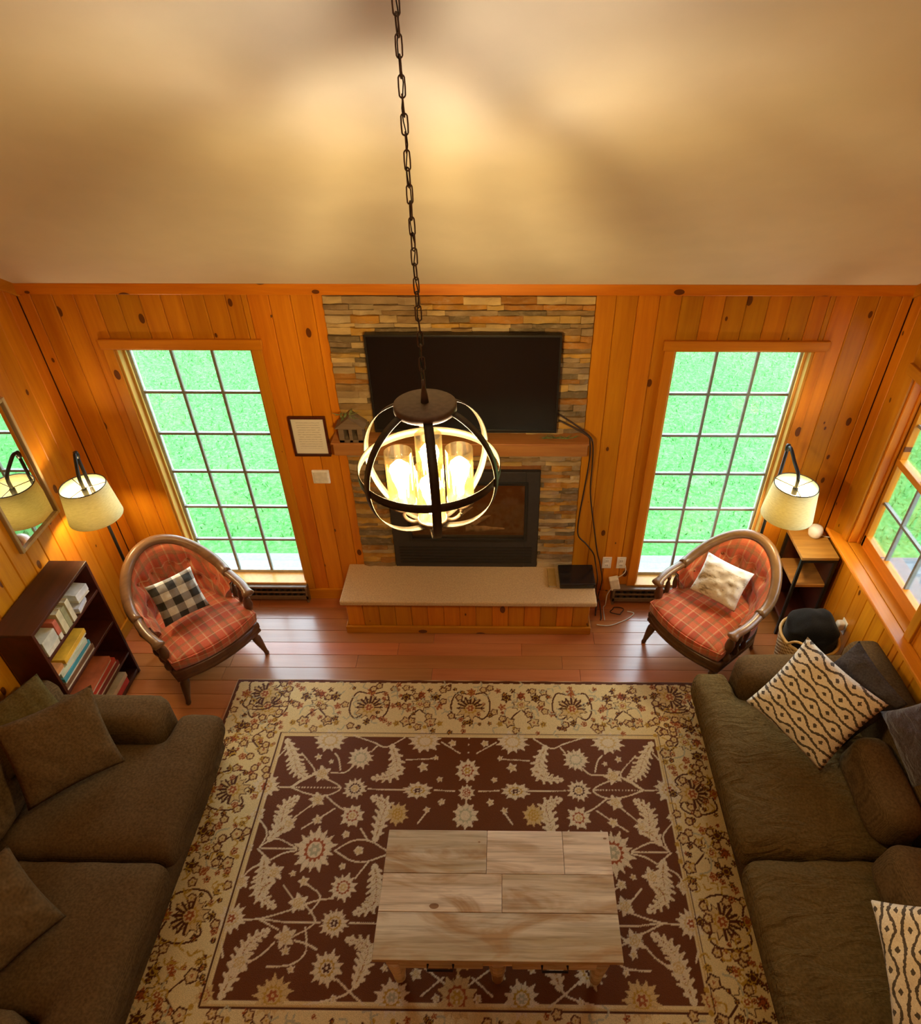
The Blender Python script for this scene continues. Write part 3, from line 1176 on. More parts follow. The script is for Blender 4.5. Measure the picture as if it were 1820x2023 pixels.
# on the mantel
t = thing('rustic_lantern_box', 'small weathered wooden house shaped box on the left end of the mantel', 'ornament', (-.79, -.105, MZ1))
M_rustic = wood('grey weathered wood', (.22, .15, .085), (.09, .055, .028), None, 'X', rough=.8)
link('body', MB().box(-.08, -.045, -.05, .05, 0, .12).box(-.012, .012, -.05, .05, 0, .12).box(.045, .08, -.05, .05, 0, .12).box(-.08, .08, -.05, .05, 0, .02)
     .box(-.08, .08, -.05, .05, .1, .12).box(-.08, .08, .04, .05, .02, .1), M_rustic, t, bevel=.002)
link('roof', MB().prism([(-.1, .11), (.1, .11), (0, .19)], -.06, .06), M_rustic, t)
bpy.context.view_layer.update()
ro = t.children[-1]
ro.rotation_euler = (PI / 2, 0, 0)
M_green = plain('dried greenery', (.16, .19, .06), .9, var=.5)
mb = MB()
for k in range(26):
    a = RNG.uniform(0, 2 * PI)
    p = Vector((RNG.uniform(-.07, .03), RNG.uniform(-.03, .03), .17 + RNG.uniform(-.02, .03)))
    d = Vector((math.cos(a), math.sin(a), RNG.uniform(-.2, .6))).normalized() * .05
    s = Vector((-math.sin(a), math.cos(a), 0)) * .008
    mb.add([p - s, p + s, p + d], [(0, 1, 2)])
link('greenery', mb, M_green, t)
t = thing('dried_sprig', 'dried green sprig lying on the right end of the mantel', 'sprig', (.62, -.115, MZ1))
mb = MB()
st = spline([(-.11, .01, .012), (-.04, .0, .02), (.04, -.01, .022), (.10, .0, .03)], 6)
link('stem', smooth(MB().tube(st, .004, 5), 'stem'), M_green, t)
for k in range(34):
    p = st[int(RNG.uniform(0, len(st) - 1))]
    a = RNG.uniform(-1, 1) + (0 if k % 2 else PI)
    d = Vector((math.cos(a) * .05, math.sin(a) * .04, RNG.uniform(.0, .03)))
    s = Vector((-d.y, d.x, 0)).normalized() * .006
    mb.add([p - s, p + s, p + d], [(0, 1, 2)])
link('leaves', mb, M_green, t)

# hearth top
t = thing('media_box', 'flat glossy black media box on the right end of the hearth', 'electronics', (.805, -.17, .38), R(1))
link('body', MB().box(-.137, .137, -.115, .115, .004, .05), plain('gloss black plastic', (.010, .009, .012), .18, spec=.6), t, bevel=.008)
link('foot', MB().box(-.12, -.09, -.1, -.07, 0, .004).box(.09, .12, -.1, -.07, 0, .004).box(-.12, -.09, .07, .1, 0, .004).box(.09, .12, .07, .1, 0, .004), M_black, t)
t = thing('tan_book', 'thin tan booklet on the hearth beside the black media box', 'book', (.615, -.165, .38), R(1))
link('cover', MB().box(-.03, .03, -.1, .1, 0, .003).box(-.03, .03, -.1, .1, .013, .016).box(-.03, -.027, -.1, .1, .003, .013), plain('tan card', (.36, .22, .06), .7), t)
link('pages', MB().box(-.027, .027, -.097, .097, .003, .013), M_paper, t)

# wall plates, frame, cords
t = thing('framed_notice', 'dark framed white page of typed text on the pine wall left of the fireplace', 'frame', (-1.111, 0, 1.405))
fw_, fh_ = .128, .315
for a in ((-fw_, fw_, 0, .018), (-fw_, fw_, fh_ - .018, fh_)):
    link('rail', MB().box(a[0], a[1], -.026, -.004, a[2], a[3]), M_bookcase, t, bevel=.003)
for s in (-1, 1):
    a, b_ = sorted((s * fw_, s * (fw_ - .016)))
    link('stile', MB().box(a, b_, -.026, -.004, .018, fh_ - .018), M_bookcase, t, bevel=.003)
link('page', MB().box(-fw_ + .016, fw_ - .016, -.012, -.004, .018, fh_ - .018), M_typed, t)
t = thing('thermostat', 'small square white thermostat on the pine wall under the framed notice', 'thermostat', (-1.088, 0, 1.168))
link('plate', MB().box(-.062, .062, -.02, 0, 0, .112), M_white, t, bevel=.006)
link('cover', MB().box(-.05, .05, -.028, -.02, .012, .1), plain('cream plastic', (.66, .60, .48), .5), t, bevel=.004)


def outlet(loc, rz, label, group=None):
    t = thing('wall_outlet', label, 'outlet', loc, rz, group)
    link('plate', MB().box(-.036, .036, -.007, 0, -.058, .058), M_white, t, bevel=.003)
    for zz in (-.022, .022):
        q = link('socket', MB().box(-.017, .017, -.010, -.007, zz - .014, zz + .014), M_white, t, bevel=.003)
        link('slot', MB().box(-.008, -.005, -.0105, -.0099, zz - .006, zz + .006).box(.005, .008, -.0105, -.0099, zz - .006, zz + .006), M_black, t)
    return t


outlet((1.062, 0, .405), 0, 'white wall outlet right of the hearth, the one nearer the fireplace')
outlet((1.176, 0, .405), 0, 'white wall outlet right of the hearth, the one nearer the window')
outlet((WL, -1.56, 1.03), PI / 2, 'white wall outlet with a plug just above the back of the bookcase')
link('plug', MB().box(-.014, .014, -.035, -.011, .008, .036), M_black, bpy.data.objects['wall_outlet.002'], bevel=.003)

t = thing('plug_adapter', 'white power adapter block hanging on its cord below the outlets', 'adapter', (1.14, -.03, .21), 0)
o = link('block', MB().box(-.038, .038, -.03, .022, -.06, .06), M_white, t, bevel=.008)
o.rotation_euler = (0, R(-14), 0)
link('cord', smooth(MB().tube(spline([(.01, -.005, .06), (.05, -.005, .09), (.075, -.0, .13), (.07, .015, .175)], 6), .004, 6), 'cord'), M_cordwhite, t)
link('lead', smooth(MB().tube(spline([(-.02, -.005, -.06), (-.05, -.02, -.12), (-.06, -.05, -.20), (-.08, -.08, -.205), (-.085, -.22, -.205)], 6), .004, 6), 'lead'), M_cordwhite, t)
for nm, lb, pts in (
        ('power_cord', 'dark cord from the television hanging straight down the pine wall', [(.575, -.04, 1.775), (.70, -.06, 1.70), (.805, -.08, 1.625), (.835, -.10, 1.58), (.855, -.06, 1.42), (.87, -.02, 1.1), (.93, -.02, .75), (.972, -.03, .53), (1.0, -.03, .43), (1.035, -.04, .25), (1.02, -.05, .1), (1.0, -.12, .012), (.985, -.2, .008)]),
        ('thin_cord', 'dark cord sagging to the left on the pine wall beside the fireplace', [(.60, -.05, 1.72), (.79, -.10, 1.635), (.818, -.11, 1.575), (.832, -.06, 1.40), (.82, -.02, 1.1), (.803, -.02, .86), (.81, -.02, .70), (.88, -.02, .61), (.945, -.02, .51), (.965, -.03, .43), (.99, -.08, .30), (.985, -.10, .18), (1.02, -.12, .08), (1.03, -.22, .008), (1.02, -.25, .008)]),
):
    link(nm, smooth(MB().tube(spline(pts, 6), .0055, 6), nm), M_cord, label=lb, category='cord')
lp = [Vector((1.165 + .05 * math.cos(a) + .012 * math.sin(3 * a), -.15 + .04 * math.sin(a), .012 + .004 * math.sin(2 * a))) for a in [2 * PI * k / 22 for k in range(42)]]
link('coiled_cable', smooth(MB().tube(lp, .004, 6), 'coiled_cable'), M_cord, label='dark cable coiled in loops on the floor beside the hearth', category='cord')
link('floor_cable', smooth(MB().tube(spline([(.985, -.30, .006), (1.08, -.31, .006), (1.18, -.27, .006), (1.26, -.22, .006), (1.30, -.17, .006), (1.25, -.15, .006)], 8), .0045, 6), 'floor_cable'),
     M_cordwhite, label='white cable lying on the floor right of the hearth', category='cord')


def heater(x0, x1, label):
    t = thing('baseboard_heater', label, 'heater', ((x0 + x1) / 2, 0, 0), 0, None)
    w2 = (x1 - x0) / 2
    link('back', MB().box(-w2, w2, -.012, 0, .012, .165), M_heater, t)
    link('hood', MB().box(-w2, w2, -.065, -.0, .15, .17), M_heater, t, bevel=.006)
    link('front_panel', MB().box(-w2, w2, -.07, -.06, .035, .075), M_heater, t, bevel=.003)
    link('rail', MB().box(-w2, w2, -.068, -.06, .105, .122), M_heater, t, bevel=.002)
    for s in (-1, 1):
        a, b_ = sorted((s * w2, s * (w2 - .02)))
        link('end_cap', MB().box(a, b_, -.07, 0, .0, .165), M_heater, t, bevel=.003)
    mb = MB()
    k = -w2 + .05
    while k < w2 - .04:
        mb.box(k, k + .012, -.056, -.012, .035, .145)
        k += .05
    link('fins', mb, M_black, t)


heater(-2.34, -1.365, 'brown baseboard heater on the floor under the left window')
heater(1.13, 2.04, 'brown baseboard heater on the floor under the right window')

# ------------------------------------------------------------------ rug
RX0, RX1, RY0, RY1 = -1.705, 1.625, -3.36, -.878
STEP = .0052
nx, ny = int((RX1 - RX0) / STEP), int((RY1 - RY0) / STEP)
gx = np.linspace(RX0, RX1, nx + 1)
gy = np.linspace(RY0, RY1, ny + 1)
PX, PY = np.meshgrid(gx, gy)
FIELD, CREAM, TAN, GOLD, RUST, DARK, GROUND, SAGE = [np.array(c) for c in
    ((.135, .036, .005), (.70, .55, .32), (.60, .39, .14), (.46, .26, .03), (.32, .075, .015), (.085, .022, .005), (.70, .52, .23), (.42, .36, .20))]
CC = np.empty((ny + 1, nx + 1, 3))
FX_0, FX_1, FY_0, FY_1 = -1.245, 1.262, -2.886, -1.355
CXR = (FX_0 + FX_1) / 2
fld = (PX > FX_0) & (PX < FX_1) & (PY > FY_0) & (PY < FY_1)
CC[:] = GROUND
CC[fld] = FIELD


def win(cx, cy_, r_):
    i0, i1 = np.searchsorted(gx, (cx - r_, cx + r_))
    j0, j1 = np.searchsorted(gy, (cy_ - r_, cy_ + r_))
    if i1 <= i0 or j1 <= j0:
        return None
    return slice(j0, j1), slice(i0, i1)


def flower(cx, cy_, r_, n=12, cols=(CREAM, TAN, RUST), rot=0.0, sq=1.0, jag=.36, outline=None):
    w = win(cx, cy_, r_ * 1.3 * max(1, 1 / sq))
    if w is None:
        return
    dx, dy = (PX[w] - cx), (PY[w] - cy_) / sq
    rr = np.hypot(dx, dy)
    th = np.arctan2(dy, dx) + rot
    pet = 1 - jag + jag * (1 - np.abs(((n * th / (2 * PI)) % 1) - .5) * 2) ** .75 + .07 * np.cos(th * 5 + cx * 9) + .05 * np.cos(2 * n * th)
    c = CC[w]
    if outline is not None:
        c[rr < r_ * pet + .009] = outline
    c[rr < r_ * pet] = cols[0]
    lines = (np.abs(np.sin(n * th / 2)) < .20) & (rr > r_ * .45) & (rr < r_ * .8)
    c[lines] = cols[0] * .72
    c[rr < r_ * .48 * (1 + .12 * np.cos(n * th))] = cols[1]
    c[rr < r_ * .36] = cols[0]
    c[rr < r_ * .25 * (1 + .25 * np.cos(6 * th))] = cols[2]
    c[rr < r_ * .09] = cols[0]


def disc(cx, cy_, r_, col):
    w = win(cx, cy_, r_ + .01)
    if w is None:
        return
    CC[w][np.hypot(PX[w] - cx, PY[w] - cy_) < r_] = col


def vine(pts, r_=.0052, col=CREAM):
    for p in spline([(x, y, 0) for x, y in pts], 18):
        disc(p.x, p.y, r_, col)


def acanthus(pts, wd_=.06, col=CREAM, inner=TAN):
    sp_ = spline([(x, y, 0) for x, y in pts], 10)
    n = len(sp_)
    for i, p in enumerate(sp_):
        t = i / (n - 1)
        q = sp_[min(i + 1, n - 1)] - sp_[max(i - 1, 0)]
        if q.length < 1e-6:
            continue
        q.normalize()
        nrm = Vector((-q.y, q.x, 0))
        w0 = wd_ * math.sin(PI * min(1, (t * .92 + .04))) ** .7 * (1 - .45 * t)
        if i % 3 == 0:
            for s in (-1, 1):
                for k in range(7):
                    f_ = k / 6
                    e = p + nrm * s * w0 * .95 * f_ + q * w0 * .42 * f_
                    disc(e.x, e.y, .0165 * (1 - .55 * f_), col)
        disc(p.x, p.y, max(.009, w0 * .56), col)
    for i, p in enumerate(sp_[2:-2]):
        disc(p.x, p.y, .0036, FIELD * 2 if i % 4 else inner)
        if i % 3 == 1 and i < n - 8:
            q = (sp_[i + 3] - p).normalized()
            for s in (-1, 1):
                for k in range(5):
                    e = p + Vector((-q.y, q.x, 0)) * s * wd_ * .12 * (k + 1) * math.sin(PI * i / n) + q * wd_ * .06 * (k + 1)
                    disc(e.x, e.y, .0028, inner * .8)


# motifs, written in metres on the left half of the rug and mirrored to the right half
def both(fn, pts, *a, **k_):
    for sgn in (0, 1):
        q = [(2 * CXR - x, y) if sgn else (x, y) for x, y in pts]
        fn(q, *a, **k_)


VINES = [[(-1.303, -1.621), (-1.256, -1.528), (-1.213, -1.459)], [(-1.096, -1.485), (-0.981, -1.618), (-1.049, -1.684), (-1.11, -1.725), (-1.192, -1.726)],
         [(-1.11, -1.725), (-0.999, -1.644), (-0.887, -1.672), (-0.792, -1.732), (-0.876, -1.783), (-0.994, -1.771), (-1.109, -1.729)],
         [(-0.616, -1.736), (-0.488, -1.738), (-0.371, -1.74)], [(-0.196, -1.741), (-0.068, -1.743)], [(-0.876, -1.783), (-0.781, -1.855), (-0.706, -1.89)],
         [(-0.934, -1.832), (-1.037, -1.928), (-1.157, -2.066)], [(-0.976, -1.997), (-0.879, -1.927), (-0.801, -1.867)],
         [(-1.262, -1.931), (-1.181, -2.022), (-1.198, -2.116)], [(-1.198, -2.116), (-1.088, -2.121), (-0.98, -2.12)],
         [(-1.2, -2.111), (-1.115, -2.06), (-0.981, -2.114)], [(-1.208, -2.122), (-1.125, -2.185)], [(-1.114, -2.185), (-1.049, -2.147), (-0.977, -2.13)],
         [(-0.75, -2.128), (-0.662, -2.072), (-0.564, -2.066), (-0.435, -2.13)], [(-0.75, -2.128), (-0.653, -2.181), (-0.566, -2.192), (-0.433, -2.146)],
         [(-0.62, -1.994), (-0.564, -2.066)], [(-0.544, -2.192), (-0.603, -2.284)],
         [(-0.708, -2.394), (-0.788, -2.405), (-0.864, -2.43), (-0.966, -2.469), (-1.088, -2.503), (-1.187, -2.508)],
         [(-1.088, -2.503), (-0.933, -2.52), (-0.803, -2.518), (-0.753, -2.518)], [(-1.087, -2.507), (-0.974, -2.557)],
         [(-0.854, -2.43), (-0.783, -2.518), (-0.885, -2.592)], [(-0.592, -2.521), (-0.442, -2.522)], [(-0.892, -2.307), (-0.782, -2.385), (-0.824, -2.472)],
         [(-0.871, -2.609), (-0.799, -2.626), (-0.744, -2.652)], [(-0.827, -2.546), (-0.8, -2.661), (-0.863, -2.722), (-0.985, -2.732)],
         [(-0.611, -2.786), (-0.524, -2.85), (-0.431, -2.911)], [(-0.755, -2.899), (-0.622, -2.874), (-0.543, -2.846), (-0.505, -2.797)],
         [(-1.266, -2.605), (-1.228, -2.692)], [(-1.085, -2.716), (-1.021, -2.672), (-0.977, -2.619)], [(-1.288, -2.381), (-1.224, -2.249), (-1.151, -2.207)],
         [(-1.002, -2.328), (-0.933, -2.397)], [(-0.779, -1.344), (-0.633, -1.397), (-0.541, -1.432), (-0.427, -1.359)], [(-0.604, -1.425), (-0.635, -1.467)],
         [(-0.873, -1.624), (-0.789, -1.623), (-0.738, -1.576)], [(-0.817, -1.603), (-0.844, -1.523), (-0.876, -1.483)], [(-0.175, -1.392), (-0.047, -1.475)],
         [(-0.395, -1.526), (-0.226, -1.517)], [(-1.109, -1.729), (-0.805, -1.728)], [(-0.279, -1.956), (-0.23, -1.885)], [(-1.189, -2.868), (-1.161, -2.84)],
         [(-0.171, -2.854), (-0.065, -2.772)], [(-0.163, -2.731), (-0.064, -2.796), (0.033, -2.86)]]
for v_ in VINES:
    both(vine, v_)
LEAVES = [[(-1.218, -1.388), (-1.144, -1.513), (-1.098, -1.606), (-1.026, -1.658)], [(-0.505, -1.424), (-0.459, -1.547), (-0.477, -1.639), (-0.593, -1.66)],
         [(-1.152, -2.066), (-1.113, -1.964), (-1.111, -1.858), (-1.051, -1.799)], [(-0.521, -2.06), (-0.506, -1.935), (-0.492, -1.834), (-0.578, -1.794)],
         [(-1.155, -2.175), (-1.134, -2.269), (-1.125, -2.374), (-1.029, -2.441)], [(-0.503, -2.216), (-0.478, -2.313), (-0.478, -2.421), (-0.57, -2.467)],
         [(-1.18, -2.868), (-1.145, -2.742), (-1.111, -2.63), (-1.029, -2.564)], [(-0.512, -2.813), (-0.485, -2.718), (-0.48, -2.632), (-0.586, -2.602)],
         [(-1.07, -2.309), (-1.114, -2.339), (-1.128, -2.399)], [(-1.054, -1.998), (-1.098, -1.998), (-1.124, -2.027)], [(-0.423, -1.599), (-0.457, -1.613)]]
for i, v_ in enumerate(LEAVES):
    both(acanthus, v_, .068 if i < 8 else .04)


def fl_(q, r_, n=12, cols=(CREAM, TAN, RUST), **k_):
    flower(q[0][0], q[0][1], r_, n, cols, **k_)


for (a, b_, r_, n, cols, sq) in [
        (-0.7, -1.515, 0.0848, 13, (CREAM, SAGE, CREAM), .95), (-0.701, -1.733, 0.0756, 13, (CREAM, DARK, TAN), .95), (-0.685, -1.913, 0.0737, 9, (CREAM, RUST, TAN), 1), (-0.87, -2.124, 0.1210, 14, (CREAM, RUST, SAGE), 1.12),
        (-0.662, -2.335, 0.0770, 12, (CREAM, RUST, TAN), 1), (-0.677, -2.522, 0.0782, 14, (CREAM, GOLD, DARK), .95), (-0.673, -2.737, 0.0840, 12, (CREAM, GOLD, DARK), 1), (-0.301, -1.742, 0.0937, 10, (CREAM, GOLD, DARK), .62),
        (-0.927, -1.385, 0.1077, 12, (CREAM, TAN, CREAM), .8), (-0.287, -1.386, 0.1076, 12, (CREAM, TAN, CREAM), .8), (-1.275, -1.724, 0.0918, 12, (CREAM, TAN, RUST), 1), (-1.244, -2.504, 0.0785, 12, (CREAM, TAN, RUST), 1),
        (-0.921, -2.862, 0.0971, 13, (TAN, GOLD, RUST), .95), (-0.318, -2.863, 0.0877, 12, (CREAM, GOLD, SAGE), .95), (-1.264, -2.865, 0.0509, 9, (TAN, RUST, GOLD), 1), (-0.41, -1.899, 0.0671, 10, (TAN, GOLD, GOLD), 1.1)]:
    both(fl_, [(a, b_)], r_, n, cols, sq=sq)
for (a, b_, r_) in [(-0.931, -1.631, 0.0581), (-0.922, -1.81, 0.0510), (-0.893, -1.941, 0.0334), (-0.897, -2.42, 0.0532), (-0.925, -2.592, 0.0573), (-0.703, -2.031, 0.0263), (-0.609, -2.127, 0.0324), (-0.689, -2.218, 0.0234), (-0.281, -1.578, 0.0350), (-0.203, -1.51, 0.0200), (-0.167, -1.665, 0.0219), (-0.144, -1.818, 0.0249),
                    (-0.231, -1.871, 0.0225), (-1.269, -1.907, 0.0470), (-1.248, -2.311, 0.0481), (-0.966, -2.262, 0.0200), (-0.893, -2.305, 0.0314), (-0.613, -2.873, 0.0203), (-0.858, -2.743, 0.0210), (-0.908, -2.658, 0.0253), (-0.889, -1.544, 0.0188), (-0.98, -1.511, 0.0236), (-1.062, -1.964, 0.0443), (-1.073, -2.258, 0.0528), (-1.133, -2.716, 0.0576),
                    (-0.208, -2.757, 0.0322), (-0.096, -2.865, 0.0240), (-0.373, -2.734, 0.0210), (-0.1, -1.399, 0.0286), (-1.263, -2.117, 0.0281)]:
    both(fl_, [(a, b_)], r_, 5, (CREAM, TAN, TAN), jag=.5)
for y, r_, cols in ((-1.60, .078, (CREAM, RUST, GOLD)), (-1.755, .052, (CREAM, RUST, RUST)), (-1.905, .08, (CREAM, SAGE, CREAM)), (-2.115, .10, (CREAM, RUST, TAN)), (-2.66, .085, (TAN, RUST, GOLD)), (-2.86, .10, (TAN, RUST, GOLD))):
    flower(CXR, y, r_, 10, cols, sq=1.1)
vine([(CXR, -1.36), (CXR, -2.88)], .006)

# border
for k in range(2):
    o_ = (.018, .030)[k]
    edge = (np.abs(PX - (FX_0 - o_)) < .004) | (np.abs(PX - (FX_1 + o_)) < .004)
    edge &= (PY > FY_0 - o_) & (PY < FY_1 + o_)
    e2 = (np.abs(PY - (FY_0 - o_)) < .004) | (np.abs(PY - (FY_1 + o_)) < .004)
    e2 &= (PX > FX_0 - o_) & (PX < FX_1 + o_)
    CC[edge | e2] = (TAN * .8, DARK)[k] if k else TAN
outer = np.minimum(np.minimum(PX - RX0, RX1 - PX), np.minimum(PY - RY0, RY1 - PY))
scal = outer < .016 + .010 * np.abs(np.sin(PX * 42)) * np.abs(np.sin(PY * 42 + 1.1))
CC[scal] = DARK * 1.2
bw = .23


def dflower(cx, cy_, r_, c=DARK, heart=GOLD, n=8):
    flower(cx, cy_, r_, n, (c, heart, c), jag=.55)


def lyre(cx, cy_, ang):
    ca, sa = math.cos(ang), math.sin(ang)

    def T(x, y):
        return cx + ca * x - sa * y, cy_ + sa * x + ca * y
    for s in (-1, 1):
        vine([T(s * .03, .12), T(s * .10, .13), T(s * .135, .05), T(s * .13, -.04), T(s * .09, -.09), T(s * .05, -.07)], .0058, DARK)
    flower(*T(0, .0), .095, 11, (TAN, GOLD, RUST), outline=DARK, jag=.42)
    for k in range(9):
        a = PI * (k / 8) + ang
        vine([(cx + .04 * math.cos(a), cy_ + .04 * math.sin(a)), (cx + .092 * math.cos(a), cy_ + .092 * math.sin(a))], .007, DARK)
    dflower(*T(0, .135), .038, RUST, GOLD, 6)
    dflower(*T(0, -.12), .03, DARK, GOLD, 6)


def spray(cx, cy_, ang):
    ca, sa = math.cos(ang), math.sin(ang)

    def T(x, y):
        return cx + ca * x - sa * y, cy_ + sa * x + ca * y
    flower(*T(0, .03), .06, 8, (GROUND, GOLD, RUST), outline=DARK, jag=.5)
    dflower(*T(0, .11), .035, RUST, DARK, 6)
    for s in (-1, 1):
        vine([T(s * .01, -.02), T(s * .06, -.07), T(s * .10, -.14)], .005, DARK)
        vine([T(s * .03, .02), T(s * .1, .0), T(s * .12, -.06)], .005, SAGE)
        flower(*T(s * .085, -.115), .034, 5, (TAN, GROUND, RUST), outline=DARK, jag=.4)
        dflower(*T(s * .105, .09), .042, DARK, GOLD, 6)
        dflower(*T(s * .135, .01), .03, RUST, TAN, 5)
        dflower(*T(s * .06, .15), .022, DARK, TAN, 5)
        disc(*T(s * .05, -.16), .014, GOLD)
        dflower(*T(s * .15, -.13), .026, GOLD, DARK, 5)


sp = .358
for k in range(-4, 5):
    x = CXR + k * sp
    (lyre if k % 2 == 0 else spray)(x, FY_1 + bw + .01, 0)
    (lyre if k % 2 == 0 else spray)(x, FY_0 - bw - .01, PI)
for k in range(-3, 4):
    y = (FY_0 + FY_1) / 2 + k * .372
    (lyre if k % 2 else spray)(FX_0 - bw - .0, y, PI / 2)
    (lyre if k % 2 else spray)(FX_1 + bw - .06, y, -PI / 2)
for k in range(1500):
    if k % 2:
        x, y = RNG.uniform(RX0 + .04, RX1 - .04), RNG.choice([RNG.uniform(FY_1 + .04, RY1 - .03), RNG.uniform(RY0 + .03, FY_0 - .04)])
    else:
        x, y = RNG.choice([RNG.uniform(RX0 + .04, FX_0 - .04), RNG.uniform(FX_1 + .04, RX1 - .04)]), RNG.uniform(RY0, RY1)
    i, j = np.searchsorted(gx, x), np.searchsorted(gy, y)
    if np.abs(CC[min(j, ny), min(i, nx)] - GROUND).sum() > .05:
        continue
    kd = k % 5
    if kd < 2:
        flower(x, y, RNG.uniform(.014, .026), 5, ((DARK, GOLD, RUST), (RUST, TAN, DARK))[kd], jag=.5)
    elif kd == 2:
        flower(x, y, .022, 5, (TAN, GROUND, GOLD), outline=DARK * 1.5, jag=.4)
    else:
        a = RNG.uniform(0, 6)
        vine([(x, y), (x + .03 * math.cos(a), y + .03 * math.sin(a)), (x + .05 * math.cos(a + .8), y + .05 * math.sin(a + .8))], .0045, (GOLD, SAGE)[k % 2])
hm = .012 + .0012 * (CC.sum(2) > .4) + .0008 * RNG.random((ny + 1, nx + 1))
VV = np.stack([PX, PY, hm], 2).reshape(-1, 3).astype(np.float32)
ii, jj = np.meshgrid(np.arange(nx), np.arange(ny))
q0 = (jj * (nx + 1) + ii).ravel()
FF = np.stack([q0, q0 + 1, q0 + nx + 2, q0 + nx + 1], 1).astype(np.int32)
me = bpy.data.meshes.new('rug')
me.vertices.add(len(VV))
me.vertices.foreach_set('co', VV.ravel())
me.loops.add(FF.size)
me.loops.foreach_set('vertex_index', FF.ravel())
me.polygons.add(len(FF))
me.polygons.foreach_set('loop_start', np.arange(0, FF.size, 4, dtype=np.int32))
ca_ = me.color_attributes.new('Col', 'FLOAT_COLOR', 'POINT')
CA = np.concatenate([CC.reshape(-1, 3), np.ones((len(VV), 1))], 1).astype(np.float32)
ca_.data.foreach_set('color', CA.ravel())
me.update()
me.validate()
rug = link('area_rug', me, M_rug, label='large brown and cream oriental rug with floral vines under the coffee table', category='rug')
link('binding', MB().box(RX0 - .006, RX1 + .006, RY0 - .006, RY0, .001, .011).box(RX0 - .006, RX1 + .006, RY1, RY1 + .006, .001, .011)
     .box(RX0 - .006, RX0, RY0, RY1, .001, .011).box(RX1, RX1 + .006, RY0, RY1, .001, .011), M_wicker, rug)

# ------------------------------------------------------------------ coffee table
ct = thing('coffee_table', 'rectangular weathered wood coffee table with plank top on the rug', 'table', (.213, -2.535, .0145))
TX, TY = .587, .312
# plank top: three long rows, each of a few boards
for y0, y1, cuts in ((.085, TY, (-TX, -.06, .34, TX)), (-.10, .085, (-TX, .02, TX)), (-TY, -.10, (-TX, TX))):
    for a, b_ in zip(cuts, cuts[1:]):
        link('plank', MB().box(a, b_ - .0015, y0, y1 - .0015, .41, .437), M_table, ct, bevel=.003)
link('apron', MB().box(-TX + .05, TX - .05, -TY + .03, -TY + .05, .29, .41).box(-TX + .05, TX - .05, TY - .05, TY - .03, .29, .41)
     .box(-TX + .05, -TX + .07, -TY + .05, TY - .05, .29, .41).box(TX - .07, TX - .05, -TY + .05, TY - .05, .29, .41), M_table, ct, bevel=.003)
for s in (-1, 1):
    d = link('drawer', MB().box(s * .27 - .2, s * .27 + .2, -TY + .012, -TY + .03, .305, .4), M_table, ct, bevel=.004)
    h_ = MB().tube([(s * .27 - .06, -TY + .012, .36), (s * .27 - .06, -TY - .014, .36), (s * .27 + .06, -TY - .014, .36), (s * .27 + .06, -TY + .012, .36)], .006, 6)
    link('handle', h_, M_blackmetal, d)
for sx_ in (-1, 1):
    for sy_ in (-1, 1):
        link('leg', MB().lathe([(.022, 0), (.03, .02), (.034, .10), (.045, .2), (.05, .26), (.05, .29)], 12, (sx_ * (TX - .09), sy_ * (TY - .07), 0)), M_table, ct)
link('leg', MB().lathe([(.022, 0), (.03, .02), (.034, .10), (.045, .2), (.05, .26), (.05, .29)], 12, (0, -(TY - .07), 0)), M_table, ct)

# ------------------------------------------------------------------ sofas
def tcushion(name, x0, x1, y0, y1, z0, z1, tx0, tx1, ty0, ty1, mat, parent, seed, wr=.012):
    """Seat cushion (box x0..x1) joined to a front lip (tx0..tx1, ty0..ty1): a T cushion in one skin."""
    mb = MB()
    for a in ((x0, x1, y0, y1), (tx0, tx1, ty0, ty1)):
        s = softbox((a[1] - a[0]) / 2, (a[3] - a[2]) / 2, (z1 - z0) / 2, .06, 10, .035)
        c = ((a[0] + a[1]) / 2, (a[2] + a[3]) / 2, (z0 + z1) / 2)
        mb.add([(p[0] + c[0], p[1] + c[1], p[2] + c[2]) for p in s.v], s.f)
    o = link(name, smooth(mb, name), mat, parent)
    r_ = o.modifiers.new('remesh', 'REMESH')
    r_.mode = 'VOXEL'
    r_.voxel_size = .02
    r_.use_smooth_shade = True
    s = o.modifiers.new('smooth', 'SMOOTH')
    s.factor = .6
    s.iterations = 14
    tex = bpy.data.textures.new('folds%d' % seed, 'CLOUDS')
    tex.noise_scale = .16
    tex.noise_depth = 2
    d = o.modifiers.new('folds', 'DISPLACE')
    d.texture = tex
    d.strength = wr
    d.mid_level = .5
    return o


